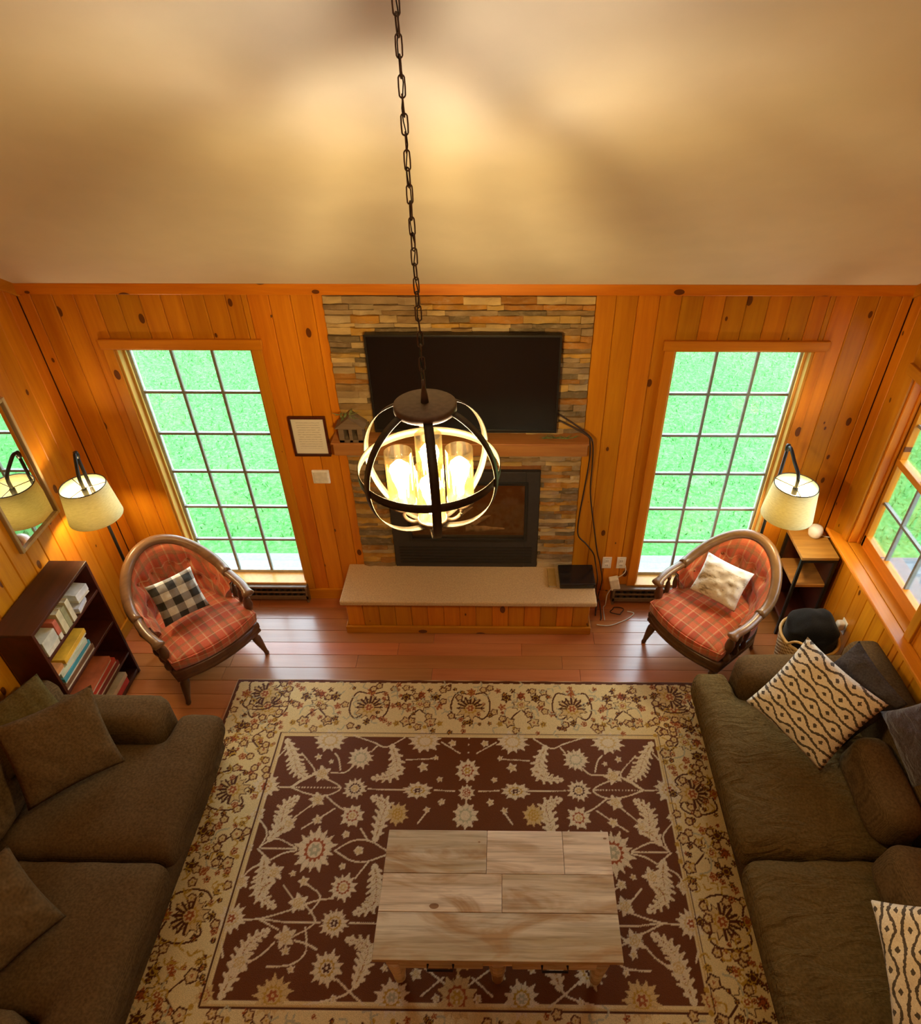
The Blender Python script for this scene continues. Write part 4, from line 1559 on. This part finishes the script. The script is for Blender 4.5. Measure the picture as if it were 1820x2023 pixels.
def sofa(label, xb, xf, ya, yb, nseat, mirror, mat, wr, arm_in, armz=.63, name='sofa', backz=.78):
    """xb = back plane at the wall, xf = front of the seat cushions, ya = far end, yb = near end (ya > yb)."""
    s = 1 if xf > xb else -1
    t = thing(name, label, 'sofa', ((xb + xf) / 2, (ya + yb) / 2, 0), 0)
    ox, oy = (xb + xf) / 2, (ya + yb) / 2

    def soft(nm, x0, x1, y0, y1, z0, z1, r_, n=8, puff=0.0, m_=mat, seed=0, wob=.006):
        a, b_ = sorted((x0, x1))
        c, d = sorted((y0, y1))
        return link(nm, smooth(softbox((b_ - a) / 2, (d - c) / 2, (z1 - z0) / 2, r_, n, puff, wob, seed), nm), m_, t, ((a + b_) / 2 - ox, (c + d) / 2 - oy, (z0 + z1) / 2))
    front = xf - s * .09
    soft('base', xb + s * .02, front, ya - .03, yb + .03, .05, .30, .03)
    soft('back', xb + s * .02, xb + s * .27, ya - .02, yb + .02, .06, backz, .085)
    aw = .27
    armf = arm_in
    soft('arm', xb + s * .03, armf, ya, ya - aw, .06, armz, .10, 12)
    soft('arm', xb + s * .03, armf, yb, yb + aw, .06, armz, .10, 12)
    for fx_ in (xb + s * .1, front - s * .17):
        for fy_ in (ya - .1, yb + .1):
            link('foot', MB().lathe([(.02, 0), (.03, .05)], 10, (fx_ - ox, fy_ - oy, 0)), M_black, t)
    inner0, inner1 = ya - aw + .01, yb + aw - .01
    wseat = (inner0 - inner1) / nseat
    for k in range(nseat):
        c0 = inner0 - k * wseat
        c1 = c0 - wseat
        lip0 = ya - .05 if k == 0 else c0 - .003
        lip1 = yb + .05 if k == nseat - 1 else c1 + .003
        xs_ = sorted((xb + s * .24, xf))
        tx_ = sorted((armf + s * .012, xf))
        tcushion('seat_cushion', xs_[0] - ox, xs_[1] - ox, c1 + .004 - oy, c0 - .004 - oy, .285, .485, tx_[0] - ox, tx_[1] - ox, lip1 - oy, lip0 - oy, mat if wr < .02 else M_sofafold, t, k + (10 if mirror else 0), wr)
    return t, ox, oy, soft, inner0, inner1, wseat


# left loveseat
t, ox, oy, soft, i0, i1, ws = sofa('taupe loveseat on the left with rolled arms and a big square pillow', WL + .05, -1.49, -1.445, -3.35, 2, False, M_sofa, .014, -1.80, name='loveseat')
for k in range(2):
    o = soft('back_cushion', WL + .12, WL + .36, i0 - k * ws - .01, i0 - (k + 1) * ws + .01, .46, .86, .10, 10, 0, M_sofa, k + 3, .012)
    o.rotation_euler.y = R(-12)
# right sofa
t, ox, oy, soft, i0, i1, ws = sofa('long taupe sofa on the right along the window wall with creased seat cushions', WR - .03, 1.475, -1.085, -3.62, 2, True, M_sofa, .024, 1.735)
for k, fx_ in ((0, 2.17), (1, 2.06)):
    o = soft('back_cushion', (2.37, 2.46)[k], fx_ - (.02, 0)[k], i0 - k * ws - (.45, .06)[k], i0 - (k + 1) * ws + .02, .46, .76, .09, 10, 0, M_sofa, k + 5, .012)
    o.rotation_euler.y = R(10)

Z = .0
pillow('square_pillow', (-2.135, -1.60, .99), (-1.95, -1.875, .62), (-2.235, -2.225, .53), (-2.40, -2.02, .90), .075, M_sofa, 'large plain taupe square pillow leaning at the far end of the loveseat', seed=1, push=.045)
pillow('square_pillow', (-2.47, -1.585, 1.0), (-2.20, -1.75, .80), (-2.33, -2.15, .62), (-2.57, -2.0, .92), .06, m_fabric('olive taupe cushion', (.085, .058, .018), .35, 80), 'olive taupe pillow behind the big square pillow, against the left wall', seed=2, push=-.01)
pillow('square_pillow', (-2.13, -2.50, .88), (-1.885, -2.69, .56), (-2.02, -3.10, .56), (-2.27, -2.92, .86), .075, M_sofa, 'plain taupe pillow on the near seat of the loveseat', seed=3, push=.03)
pillow('wave_print_pillow', (2.023, -1.337, 1.01), (2.348, -1.718, .91), (2.041, -1.905, .52), (1.71, -1.488, .62), .085, M_zig, 'cream wave striped pillow standing on its corner on the far sofa seat', seed=4, push=.045)
pillow('wave_print_pillow', (2.27, -2.785, 1.06), (2.22, -3.25, .88), (1.86, -3.215, .58), (1.895, -2.745, .76), .08, M_zig, 'cream wave striped pillow on the near sofa seat, cut off by the frame', seed=5, push=.04)
pillow('charcoal_pillow', (2.36, -1.30, .97), (2.475, -1.70, .88), (2.25, -1.74, .50), (2.11, -1.34, .55), .06, M_darkpil, 'creased charcoal pillow leaning on the sofa back behind the wave print pillow', seed=6, push=.03)
pillow('velvet_pillow', (2.50, -1.77, 1.07), (2.55, -2.13, .91), (2.40, -2.15, .67), (2.31, -1.765, .85), .07, M_velvet, 'plum brown velvet pillow on the sofa back above the taupe cushion', seed=7, push=-.02)


# ------------------------------------------------------------------ armchairs
def outline(front=.36, half=.325, rear=.30, bulge=.06, k_=18):
    pts = []
    for i in range(k_ + 1):
        a = PI + PI * i / k_
        pts.append((rear * math.cos(a) * (half / rear) * .97, rear * math.sin(a)))
    for i in range(9):
        u = 1 - 2 * i / 8
        pts.append((half * u, front + bulge * (1 - u * u)))
    return pts


def pad(ol, prof):
    cx_, cy_ = 0, .06
    mb = MB()
    n_ = len(ol)
    for sc, z_ in prof:
        mb.v += [(cx_ + (x - cx_) * sc, cy_ + (y - cy_) * sc, z_) for x, y in ol]
    for i in range(len(prof) - 1):
        for k in range(n_):
            mb.f.append((i * n_ + k, i * n_ + (k + 1) % n_, (i + 1) * n_ + (k + 1) % n_, (i + 1) * n_ + k))
    mb.f.append(tuple(range(n_))[::-1])
    mb.f.append(tuple(range((len(prof) - 1) * n_, len(prof) * n_)))
    return mb


def rail_h(th):
    """height of the back rail by angle from the rear"""
    t = min(1, abs(th) / R(95))
    return .63 + .27 * (math.cos(t * PI) * .5 + .5) ** .8


def armchair(label, loc, rz):
    t = thing('barrel_armchair', label, 'armchair', loc, rz, 'red plaid armchairs')
    ol = outline()
    link('seat_frame', smooth(pad(ol, [(.96, .235), (1.0, .245), (1.0, .265), (.985, .275), (1.0, .285), (1.0, .325), (.97, .335)]), 'seat_frame'), M_chairwood, t)
    link('seat_cushion', smooth(pad(outline(.37, .315, .27, .06), [(.90, .335), (.97, .35), (1.0, .375), (1.005, .41), (1.0, .435), (.985, .448), (.96, .455), (.85, .468), (.55, .482), (.2, .488)]), 'seat_cushion'), M_plaid, t)
    link('piping', smooth(MB().tube([(x * 1.0, .06 + (y - .06) * 1.0, .442) for x, y in outline(.372, .317, .272, .06)], .006, 6, True), 'piping'), M_plaid, t)
    # padded barrel back
    na, nv = 44, 12
    mb = MB()
    a0 = R(112)
    for i in range(na + 1):
        th = -a0 + 2 * a0 * i / na
        top = rail_h(th) - .012
        end = max(0, (abs(th) - R(96)) / R(16))
        for j in range(2 * nv + 1):
            if j <= nv:
                f_ = j / nv
                z_ = .40 + (top - .40) * f_
                rr = .225 + .075 * f_ ** 1.3 - .035 * math.sin(PI * f_)
                # buttoned dimples in a diamond pattern
                for zz, off in ((.56, 0), (.70, .5)):
                    for q in range(-4, 5):
                        ang = (q + off) * R(27)
                        d2 = ((th - ang) * .27) ** 2 + (z_ - zz) ** 2
                        rr += .042 * math.exp(-d2 / .0013)
                rr += .010 * abs(math.sin(th * 6.6)) * f_ * (1 - f_) * 4 * .6
                rr += end * .05
            else:
                f_ = (j - nv) / nv
                z_ = top - (top - .34) * f_
                rr = .315 - .01 * f_ + .02 * math.sin(PI * min(1, f_ * 2)) * .5
            mb.v.append((rr * math.sin(th), -rr * math.cos(th), z_))
    w_ = 2 * nv + 1
    for i in range(na):
        for j in range(w_ - 1):
            a = i * w_ + j
            mb.f.append((a, a + 1, a + w_ + 1, a + w_))
        mb.f.append((i * w_ + w_ - 1, i * w_, (i + 1) * w_, (i + 1) * w_ + w_ - 1))
    mb.f.append(tuple(range(w_)))
    mb.f.append(tuple(na * w_ + k for k in range(w_))[::-1])
    bk = link('backrest', smooth(mb, 'backrest'), M_plaid, t)
    btn = MB().lathe([(.012, -.003), (.011, .002), (.006, .006), (0, .007)], 10).mesh('button', True)
    for zz, off in ((.56, 0), (.70, .5)):
        for q in range(-3, 4):
            ang = (q + off) * R(27)
            if abs(ang) > R(88) or zz > rail_h(ang) - .08:
                continue
            f_ = (zz - .4) / (rail_h(ang) - .412)
            rr = .225 + .075 * f_ ** 1.3 - .035 * math.sin(PI * f_) + .036
            o = link('button', btn, M_plaid, bk, (rr * math.sin(ang), -rr * math.cos(ang), zz))
            o.rotation_euler = (-PI / 2, 0, ang + PI)
    # show-wood rail round the back and the two arms
    pts = [((.335) * math.sin(a), -(.335) * math.cos(a), rail_h(a)) for a in [R(-98) + R(196) * k / 40 for k in range(41)]]
    link('back_rail', smooth(MB().tube(pts, .036, 10, flat=1.15), 'back_rail'), M_chairarm, t)
    for s in (-1, 1):
        ap = spline([(s * .333, .035, .634), (s * .342, .10, .622), (s * .345, .20, .615), (s * .335, .285, .605), (s * .33, .33, .585)], 6)
        link('arm', smooth(MB().tube(ap, [.033] * (len(ap) - 6) + [.036, .040, .043, .042, .036, .022], 10, flat=.75), 'arm'), M_chairarm, t)
        prof = [(.020, .32), (.030, .34), (.032, .37), (.018, .39), (.014, .41), (.026, .44), (.034, .48), (.026, .53), (.014, .555), (.022, .575), (.024, .60)]
        for y_, sc in ((.29, 1.0), (.19, .62), (.10, .62)):
            link('spindle', smooth(MB().lathe([(r_ * sc, z_) for r_, z_ in prof], 12, (s * (.318 if y_ > .2 else .322), y_, 0)), 'spindle'), M_chairwood, t)
        lp_ = [(.014, 0), (.019, .015), (.016, .03), (.022, .08), (.030, .14), (.033, .19), (.022, .205), (.030, .22), (.034, .245)]
        fl_o = MB().lathe(lp_, 12)
        fl_o.v = [(x + s * (.27 + .05 * (1 - z_ / .25)), y + .33 + .03 * (1 - z_ / .25), z_) for x, y, z_ in fl_o.v]
        link('leg', smooth(fl_o, 'leg'), M_chairwood, t)
        rl = MB().lathe(lp_, 12)
        rl.v = [(x + s * (.2 + .03 * (1 - z_ / .25)), y - .2 - .05 * (1 - z_ / .25), z_) for x, y, z_ in rl.v]
        link('leg', smooth(rl, 'leg'), M_chairwood, t)
    return t


armchair('red plaid barrel armchair by the bookcase, holding a black check pillow', (-2.05, -.61, 0), R(-132.2))
armchair('red plaid barrel armchair by the side table, holding a pale printed pillow', (1.81, -.504, 0), R(128.3))
pillow('check_pillow', (-2.226, -.700, .78), (-1.990, -.500, .78), (-1.885, -.610, .52), (-2.115, -.845, .52), .055, M_check, 'small black and cream buffalo check pillow on the left armchair', seed=8, push=.03)
o = pillow('printed_pillow', (1.700, -.300, .78), (2.000, -.480, .75), (1.893, -.675, .515), (1.640, -.440, .535), .055, M_print, 'small pale pillow with a faint sketched print on the right armchair', seed=9, push=.03)

# ------------------------------------------------------------------ pendant light
PC = Vector((-.018, -2.2, 2.765))
pl_ = thing('pendant_light', 'globe cage chandelier of bronze straps with four amber glass cylinders on a chain', 'chandelier', PC)
RS = .235
ZT = 3.0 - PC.z
zc = ceil_z(PC.y) - PC.z
link('canopy', smooth(MB().lathe([(.0, zc - .035), (.05, zc - .03), (.068, zc - .012), (.07, zc + .01)], 24), 'canopy'), M_bronze, pl_)
link('top_disc', smooth(MB().lathe([(.0, ZT - .028), (.093, ZT - .028), (.098, ZT - .024), (.098, ZT - .004), (.092, ZT), (.0, ZT + .002)], 36), 'top_disc'), M_bronze, pl_)
link('stem', smooth(MB().lathe([(.013, ZT), (.010, ZT + .03), (.006, ZT + .055), (.006, ZT + .075)], 12), 'stem'), M_bronze, pl_)
mb = MB()
lk = [(.0085 * math.cos(a), 0, .0145 * (1 if math.sin(a) > 0 else -1) * (1 if abs(math.sin(a)) > .02 else 0) + .0085 * math.sin(a)) for a in [2 * PI * k / 16 for k in range(16)]]
lm = MB().tube(lk, .0021, 6, True, upv=(0, 1, 0)).mesh('chain_link', True)
zz, k = ZT + .088, 0
while zz < zc - .045:
    o = link('chain_link', lm, M_bronze, pl_, (0, 0, zz))
    o.rotation_euler = (RNG.uniform(-.05, .05), 0, (R(25) if k % 2 else R(115)) + RNG.uniform(-.3, .3))
    zz += .0385
    k += 1
wp = [(.004 * math.sin(q * 1.3), .004 * math.cos(q * 1.3), ZT + .06 + (zc - ZT - .08) * q / 40) for q in range(41)]
link('wire', smooth(MB().tube(wp, .0016, 5), 'wire'), M_blackmetal, pl_)


def ribbon(pts, nrm, w, t):
    """flat strap: pts centre line, nrm outward normals, w width, t thickness"""
    mb = MB()
    m_ = len(pts)
    for i in range(m_):
        p, q = Vector(pts[i]), Vector(nrm[i]).normalized()
        tg = (Vector(pts[min(i + 1, m_ - 1)]) - Vector(pts[max(i - 1, 0)])).normalized()
        s = tg.cross(q).normalized()
        for a, b_ in ((-1, -1), (1, -1), (1, 1), (-1, 1)):
            mb.v.append(tuple(p + s * a * w / 2 + q * b_ * t / 2))
    for i in range(m_ - 1):
        for k in range(4):
            mb.f.append((i * 4 + k, i * 4 + (k + 1) % 4, i * 4 + 4 + (k + 1) % 4, i * 4 + 4 + k))
    mb.f.append((3, 2, 1, 0))
    mb.f.append(tuple((m_ - 1) * 4 + k for k in range(4)))
    return mb


zb = -.235
for k in range(6):
    a = R(-80 + 60 * k)
    pts, nr = [], []
    for i in range(31):
        ph = R(23) + (R(176) - R(23)) * i / 30
        d = Vector((math.sin(ph) * math.cos(a), math.sin(ph) * math.sin(a), math.cos(ph)))
        pts.append(d * RS)
        nr.append(d)
    link('strap', smooth(ribbon(pts, nr, .029, .003), 'strap'), M_strap, pl_)
pts = [Vector((math.cos(a), math.sin(a), 0)) * (RS - .003) for a in [2 * PI * k / 64 for k in range(65)]]
link('equator_band', smooth(ribbon(pts, pts, .030, .003), 'equator_band'), M_strap, pl_)
link('hub', smooth(MB().lathe([(0, -.262), (.012, -.258), (.016, -.245), (.03, -.235), (.045, -.228), (.045, -.20), (.02, -.195), (0, -.195)], 20), 'hub'), M_bronze, pl_)
gz = -.145
gm = MB().lathe([(.046, 0), (.046, .205), (.0435, .205), (.0435, 0)], 28, cap=False).mesh('glass_shade', True)
bp = [(.0, .01), (.012, .012), (.013, .04), (.018, .06), (.027, .085), (.030, .11), (.026, .135), (.014, .15), (0, .155)]
bmh = MB().lathe(bp, 14).mesh('bulb', True)
cm = MB().lathe([(0, -.022), (.012, -.022), (.014, -.006), (.045, -.004), (.048, .0), (.048, .012), (.045, .012), (.044, .002), (.016, .002), (.016, .03), (.0, .032)], 24).mesh('cup', True)
for k in range(4):
    a = R(-84 + 90 * k)
    x, y = .098 * math.cos(a), .098 * math.sin(a)
    ar = spline([(x * .25, y * .25, -.215), (x * .7, y * .7, -.225), (x, y, -.20), (x, y, gz - .015)], 5)
    arm = link('arm', smooth(MB().tube(ar, .007, 8), 'arm'), M_bronze, pl_)
    link('cup', cm, M_bronze, pl_, (x, y, gz))
    link('glass_shade', gm, M_amber, pl_, (x, y, gz + .003), label='amber seeded glass cylinder')
    link('bulb', bmh, M_bulb, pl_, (x, y, gz + .02))


# opal lights added out of view behind the camera as ambient fill
for k, x in enumerate((-1.45, 1.45)):
    yy = -5.5
    t = thing('added_fill_light', ('added round opal fill light, out of view at the back of the room on the left', 'added round opal fill light, out of view at the back of the room on the right')[k], 'light', (x, yy, ceil_z(yy) - .02))
    link('mount', smooth(MB().lathe([(0, -.06), (.11, -.06), (.12, -.03), (.12, .16), (0, .16)], 28), 'mount'), M_bronze, t)
    link('globe', smooth(MB().lathe([(0, -.24), (.08, -.23), (.14, -.18), (.165, -.12), (.15, -.07), (.10, -.06)], 28), 'globe'), M_fillglobe, t)


# ------------------------------------------------------------------ floor lamps
def floor_lamp(label, pole, shade, toward, poleh):
    px_, py_ = pole
    t = thing('floor_lamp', label, 'lamp', (px_, py_, 0), 0, 'floor lamps in the corners')
    link('base', smooth(MB().lathe([(0, 0), (.115, 0), (.118, .008), (.112, .02), (.03, .026), (.014, .04)], 28), 'base'), M_blackmetal, t)
    link('pole', smooth(MB().lathe([(.011, .03), (.011, poleh)], 12), 'pole'), M_blackmetal, t)
    sx_, sy_, sz = shade[0] - px_, shade[1] - py_, shade[2]
    ap = spline([(0, 0, poleh - .02), (sx_ * .15, sy_ * .15, poleh + .015), (sx_ * .55, sy_ * .55, poleh - .03), (sx_ * .95, sy_ * .95, sz + .06), (sx_, sy_, sz - .03)], 7)
    link('arm', smooth(MB().tube(ap, .012, 8), 'arm'), M_blackmetal, t)
    link('joint', smooth(MB().lathe([(0, poleh - .03), (.016, poleh - .025), (.018, poleh), (.014, poleh + .02), (0, poleh + .025)], 12), 'joint'), M_blackmetal, t)
    rt_, rb_, h = .140, .168, .245
    link('shade', smooth(MB().lathe([(rb_, sz - h), (rt_, sz), (rt_ - .003, sz), (rb_ - .003, sz - h), (rb_, sz - h)], 40, (sx_, sy_, 0), cap=False), 'shade'), M_shade, t, label='glowing cream drum shade')
    mb = MB()
    for k in range(3):
        a = k * 2 * PI / 3 + .4
        mb.tube([(sx_, sy_, sz - .02), (sx_ + (rt_ - .004) * math.cos(a), sy_ + (rt_ - .004) * math.sin(a), sz - .004)], .003, 5)
    ring = [(sx_ + (rt_ - .002) * math.cos(a), sy_ + (rt_ - .002) * math.sin(a), sz) for a in [2 * PI * k / 36 for k in range(36)]]
    mb.tube(ring, .0035, 6, True)
    link('shade_ring', mb, M_blackmetal, t)
    link('socket', smooth(MB().lathe([(.016, sz - .075), (.018, sz - .07), (.018, sz - .025), (.010, sz - .018)], 12, (sx_, sy_, 0)), 'socket'), M_blackmetal, t)
    link('bulb', smooth(MB().lathe([(0, sz - .185), (.018, sz - .18), (.030, sz - .155), (.030, sz - .135), (.018, sz - .1), (.013, sz - .075)], 14, (sx_, sy_, 0)), 'bulb'), M_lampbulb, t)
    return t


floor_lamp('black floor lamp with a lit cream drum shade in the corner beside the mirror', (-2.535, -.37), (-2.49, -.50, 1.478), 0, 1.635)
floor_lamp('black floor lamp with a lit cream drum shade in the corner by the side table', (2.125, -.185), (2.135, -.43, 1.465), 0, 1.60)

# ------------------------------------------------------------------ mirror
t = thing('wall_mirror', 'thin framed rectangular mirror on the left pine wall reflecting a window', 'mirror', (WL, -.723, 1.275))
mw, mh = .218, .845
M_mframe = wood('pale mirror frame', (.50, .36, .17), (.28, .17, .07), None, 'Z', rough=.35)
for s in (-1, 1):
    a, b_ = sorted((s * mw, s * (mw - .022)))
    link('stile', MB().box(.0, .028, a, b_, 0, mh), M_mframe, t, bevel=.004)
for z0 in (0, mh - .022):
    link('rail', MB().box(.0, .028, -mw + .022, mw - .022, z0, z0 + .022), M_mframe, t, bevel=.004)
link('mirror_glass', MB().box(.002, .012, -mw + .02, mw - .02, .02, mh - .02), M_mirror, t)

# ------------------------------------------------------------------ bookcase and what it holds
BX0, BX1, BY0, BY1, BH = -2.715, -2.47, -1.44, -.79, 1.09
bc = thing('bookcase', 'low dark mahogany open bookcase against the left wall', 'bookcase', ((BX0 + BX1) / 2, (BY0 + BY1) / 2, 0))
bx, by_ = (BX0 + BX1) / 2, (BY0 + BY1) / 2
hx, hy = (BX1 - BX0) / 2, (BY1 - BY0) / 2
link('top_panel', MB().box(-hx, hx, -hy, hy, BH - .022, BH), M_bookcase, bc, bevel=.003)
for s in (-1, 1):
    a, b_ = sorted((s * hy, s * (hy - .02)))
    link('side_panel', MB().box(-hx, hx, a, b_, 0, BH - .022), M_bookcase, bc, bevel=.002)
link('back_panel', MB().box(-hx, -hx + .008, -hy + .02, hy - .02, .02, BH - .022), M_bookcase, bc)
SHELF = (.045, .235, .555, .855)
for z in SHELF:
    link('shelf', MB().box(-hx + .008, hx - .004, -hy + .02, hy - .02, z - .02, z), M_bookcase, bc, bevel=.002)
link('kick_board', MB().box(hx - .03, hx - .012, -hy + .02, hy - .02, 0, .025), M_bookcase, bc)


def bookish(name, label, cat, y0, y1, z0, h, col, dep=.17, x1=-2.478, kind='box', group=None, tilt=0, col2=None):
    """A game box (lid over base) or a book (cover over pages) lying or standing on a shelf."""
    cx_, cy_ = x1 - dep / 2, (y0 + y1) / 2
    z0 += .0012
    h -= .0012
    t = thing(name, label, cat, (cx_, cy_, z0), tilt, group)
    w2, d2 = (y1 - y0) / 2, dep / 2
    m1 = plain(label[:24], col, .55, var=.25, vscale=14)
    m2 = plain(label[:20] + ' inner', col2 or (.6, .52, .38), .7, var=.2)
    if kind == 'box':
        link('lid', MB().box(-d2, d2, -w2, w2, h * .3, h), m1, t, bevel=.002)
        link('base', MB().box(-d2 + .003, d2 - .003, -w2 + .003, w2 - .003, 0, h * .3), m2, t)
    elif kind == 'flat':
        link('cover', MB().box(-d2, d2, -w2, w2, 0, .003).box(-d2, d2, -w2, w2, h - .003, h).box(d2 - .003, d2, -w2, w2, .003, h - .003), m1, t)
        link('pages', MB().box(-d2 + .004, d2 - .003, -w2 + .004, w2 - .004, .003, h - .003), m2, t)
    else:
        link('cover', MB().box(-d2, d2, -w2, -w2 + .003, 0, h).box(-d2, d2, w2 - .003, w2, 0, h).box(d2 - .003, d2, -w2 + .003, w2 - .003, 0, h), m1, t)
        link('pages', MB().box(-d2 + .004, d2 - .003, -w2 + .003, w2 - .003, .003, h - .005), m2, t)
    return t


WHT = (.62, .58, .48)
G1, G2, G3, G4 = 'things on the top shelf', 'games on the second shelf', 'boxes on the third shelf', 'books on the bottom shelf'
bookish('card_box', 'white card game box at the near end of the top shelf', 'box', -1.40, -1.27, .855, .12, (.58, .55, .44), .18, group=G1)
bookish('card_box', 'small red and white box behind the white card box on the top shelf', 'box', -1.262, -1.225, .855, .15, (.50, .12, .06), .15, group=G1)
bookish('paperback', 'cream paperback leaning in the middle of the top shelf, closest to the red box', 'book', -1.215, -1.165, .855, .17, (.55, .45, .25), .14, kind='stand', group=G1, tilt=.06)
bookish('paperback', 'olive paperback in the middle of the top shelf', 'book', -1.155, -1.12, .855, .16, (.30, .27, .13), .13, kind='stand', group=G1, tilt=-.05)
bookish('paperback', 'pale tan paperback in the middle of the top shelf', 'book', -1.11, -1.07, .855, .17, (.58, .48, .30), .14, kind='stand', group=G1, tilt=.04)
bookish('card_box', 'grey and white puzzle box lying low on the top shelf', 'box', -1.05, -.93, .855, .045, (.42, .40, .42), .17, group=G1, tilt=.15)
bookish('card_box', 'white patterned box stacked high at the far end of the top shelf', 'box', -.99, -.87, .902, .07, (.64, .60, .55), .16, group=G1, tilt=-.08)
bookish('game_box', 'brown game box at the bottom of the second shelf pile', 'box', -1.41, -1.06, .555, .05, (.16, .07, .025), .19, group=G2)
bookish('game_box', 'teal blue game box in the second shelf pile', 'box', -1.40, -1.07, .605, .045, (.05, .24, .28), .185, group=G2, tilt=.02)
bookish('game_box', 'white and green game box in the second shelf pile', 'box', -1.39, -1.09, .65, .045, (.50, .52, .34), .18, group=G2, tilt=-.02)
bookish('game_box', 'golden yellow game box on top of the second shelf pile', 'box', -1.33, -1.06, .695, .05, (.66, .36, .025), .18, group=G2, tilt=.04)
bookish('game_box', 'orange game box at the near end of the second shelf', 'box', -1.415, -1.345, .695, .05, (.55, .22, .06), .15, group=G2)
bookish('game_box', 'dark red game box at the bottom of the third shelf pile', 'box', -1.38, -.93, .235, .05, (.20, .018, .012), .185, group=G3)
bookish('game_box', 'bright red game box in the middle of the third shelf pile', 'box', -1.36, -.95, .285, .05, (.48, .045, .02), .18, group=G3)
bookish('game_box', 'orange red game box on top of the third shelf pile', 'box', -1.33, -.98, .335, .045, (.50, .13, .05), .17, group=G3, tilt=.03)
bookish('hardback', 'red hardback lying on the bottom shelf', 'book', -1.30, -.93, .045, .055, (.45, .03, .02), .15, kind='flat', group=G4)
bookish('hardback', 'cream hardback lying on top of the red one on the bottom shelf', 'book', -1.27, -.92, .10, .04, (.55, .40, .24), .16, kind='flat', group=G4)

# ------------------------------------------------------------------ side table, speaker, basket
sx0, sx1, sy0, sy1, sh = 2.375, 2.640, -.385, -.055, .80
cx_, cy_ = (sx0 + sx1) / 2, (sy0 + sy1) / 2
t = thing('side_table', 'tall rustic wood side table with black metal frame in the right corner', 'table', (cx_, cy_, 0))
hx, hy = (sx1 - sx0) / 2, (sy1 - sy0) / 2
link('top', MB().box(-hx, hx, -hy, hy, sh - .028, sh), M_side, t, bevel=.004)
link('shelf', MB().box(-hx + .012, hx - .012, -hy + .012, hy - .012, .50, .525), M_side, t, bevel=.003)
link('bottom_shelf', MB().box(-hx + .012, hx - .012, -hy + .012, hy - .012, .14, .165), M_bookcase, t, bevel=.003)
link('back_panel', MB().box(-hx + .02, hx - .02, hy - .018, hy - .010, .165, sh - .05), M_bookcase, t)
link('side_panel', MB().box(hx - .018, hx - .010, -hy + .02, hy - .02, .165, sh - .05), M_bookcase, t)
for a in (-1, 1):
    for b_ in (-1, 1):
        p, q = sorted((a * hx, a * (hx - .022)))
        r_, s = sorted((b_ * hy, b_ * (hy - .022)))
        link('leg', MB().box(p, q, r_, s, 0, sh - .028), M_blackmetal, t, bevel=.002)
    p, q = sorted((a * hy, a * (hy - .02)))
    for z0 in (sh - .05, .12):
        link('rail', MB().box(-hx + .022, hx - .022, p, q, z0, z0 + .022), M_blackmetal, t, bevel=.002)
t = thing('smart_speaker', 'round white smart speaker on the side table', 'speaker', (2.545, -.135, sh))
link('body', smooth(MB().lathe([(0, 0), (.035, 0), (.046, .012), (.052, .04), (.050, .065), (.040, .085), (.02, .094), (0, .096)], 28), 'body'), M_white, t)
link('base', smooth(MB().lathe([(.036, -.0), (.040, .004), (.042, .009)], 28), 'base'), plain('pale grey rubber', (.5, .47, .42), .7), t)
link('cord', smooth(MB().tube(spline([(.045, -.01, .012), (.075, -.015, .006), (.105, -.02, .004), (.13, -.02, .003)], 5), .003, 6), 'cord'), M_cordwhite, t)
t = thing('night_light', 'white plug-in device in the low outlet on the right wall', 'plug', (WR, -.66, .39))
link('plate', MB().box(-.006, 0, -.036, .036, -.058, .058), M_white, t, bevel=.003)
link('body', smooth(softbox(.026, .028, .036, .015, 6), 'body'), M_white, t, (-.033, 0, .01))
link('cord', smooth(MB().tube(spline([(-.04, -.01, -.02), (-.06, -.02, -.09), (-.035, -.03, -.2), (-.05, -.03, -.37)], 6), .003, 6), 'cord'), M_cordwhite, t)

bk = thing('wicker_basket', 'round wicker basket on the floor between the sofa arm and the side table', 'basket', (2.42, -.735, 0))
prof = [(.0, .0), (.155, .0), (.165, .01), (.178, .12), (.192, .26), (.200, .37), (.190, .37), (.182, .26), (.168, .12), (.150, .02), (0, .02)]
link('body', smooth(MB().lathe(prof, 44), 'body'), M_wicker, bk)
link('rim', smooth(MB().tube([(.196 * math.cos(a), .196 * math.sin(a), .372 + .002 * math.sin(20 * a)) for a in [2 * PI * k / 44 for k in range(44)]], .012, 8, True), 'rim'), plain('pale cane', (.58, .36, .12), .5), bk)
for s in (-1, 1):
    a0 = R(48) if s > 0 else R(228)
    hp = [(.2 * math.cos(a0 + u * .42), .2 * math.sin(a0 + u * .42), .37 + .085 * (1 - u * u)) for u in [-1 + q / 6 for q in range(13)]]
    link('handle', smooth(MB().tube(hp, .009, 8), 'handle'), bpy.data.materials['pale cane'], bk)
mb = softbox(.19, .19, .15, .12, 18, .05)
vv = []
for p in mb.v:
    q = Vector(p)
    d = mnoise.noise(Vector((q.x * 9, q.y * 4, 1.3))) * .03 + mnoise.noise(q * 14) * .012
    q.z += d if q.z > 0 else 0
    r_ = math.hypot(q.x, q.y)
    lim = .176
    if r_ > lim:
        q.x *= lim / r_
        q.y *= lim / r_
    vv.append(tuple(q))
mb.v = vv
link('fleece_blanket', smooth(mb, 'fleece_blanket'), M_blanket, None, (2.42, -.735, .365), label='black fleece blanket bundled inside the wicker basket', category='blanket')
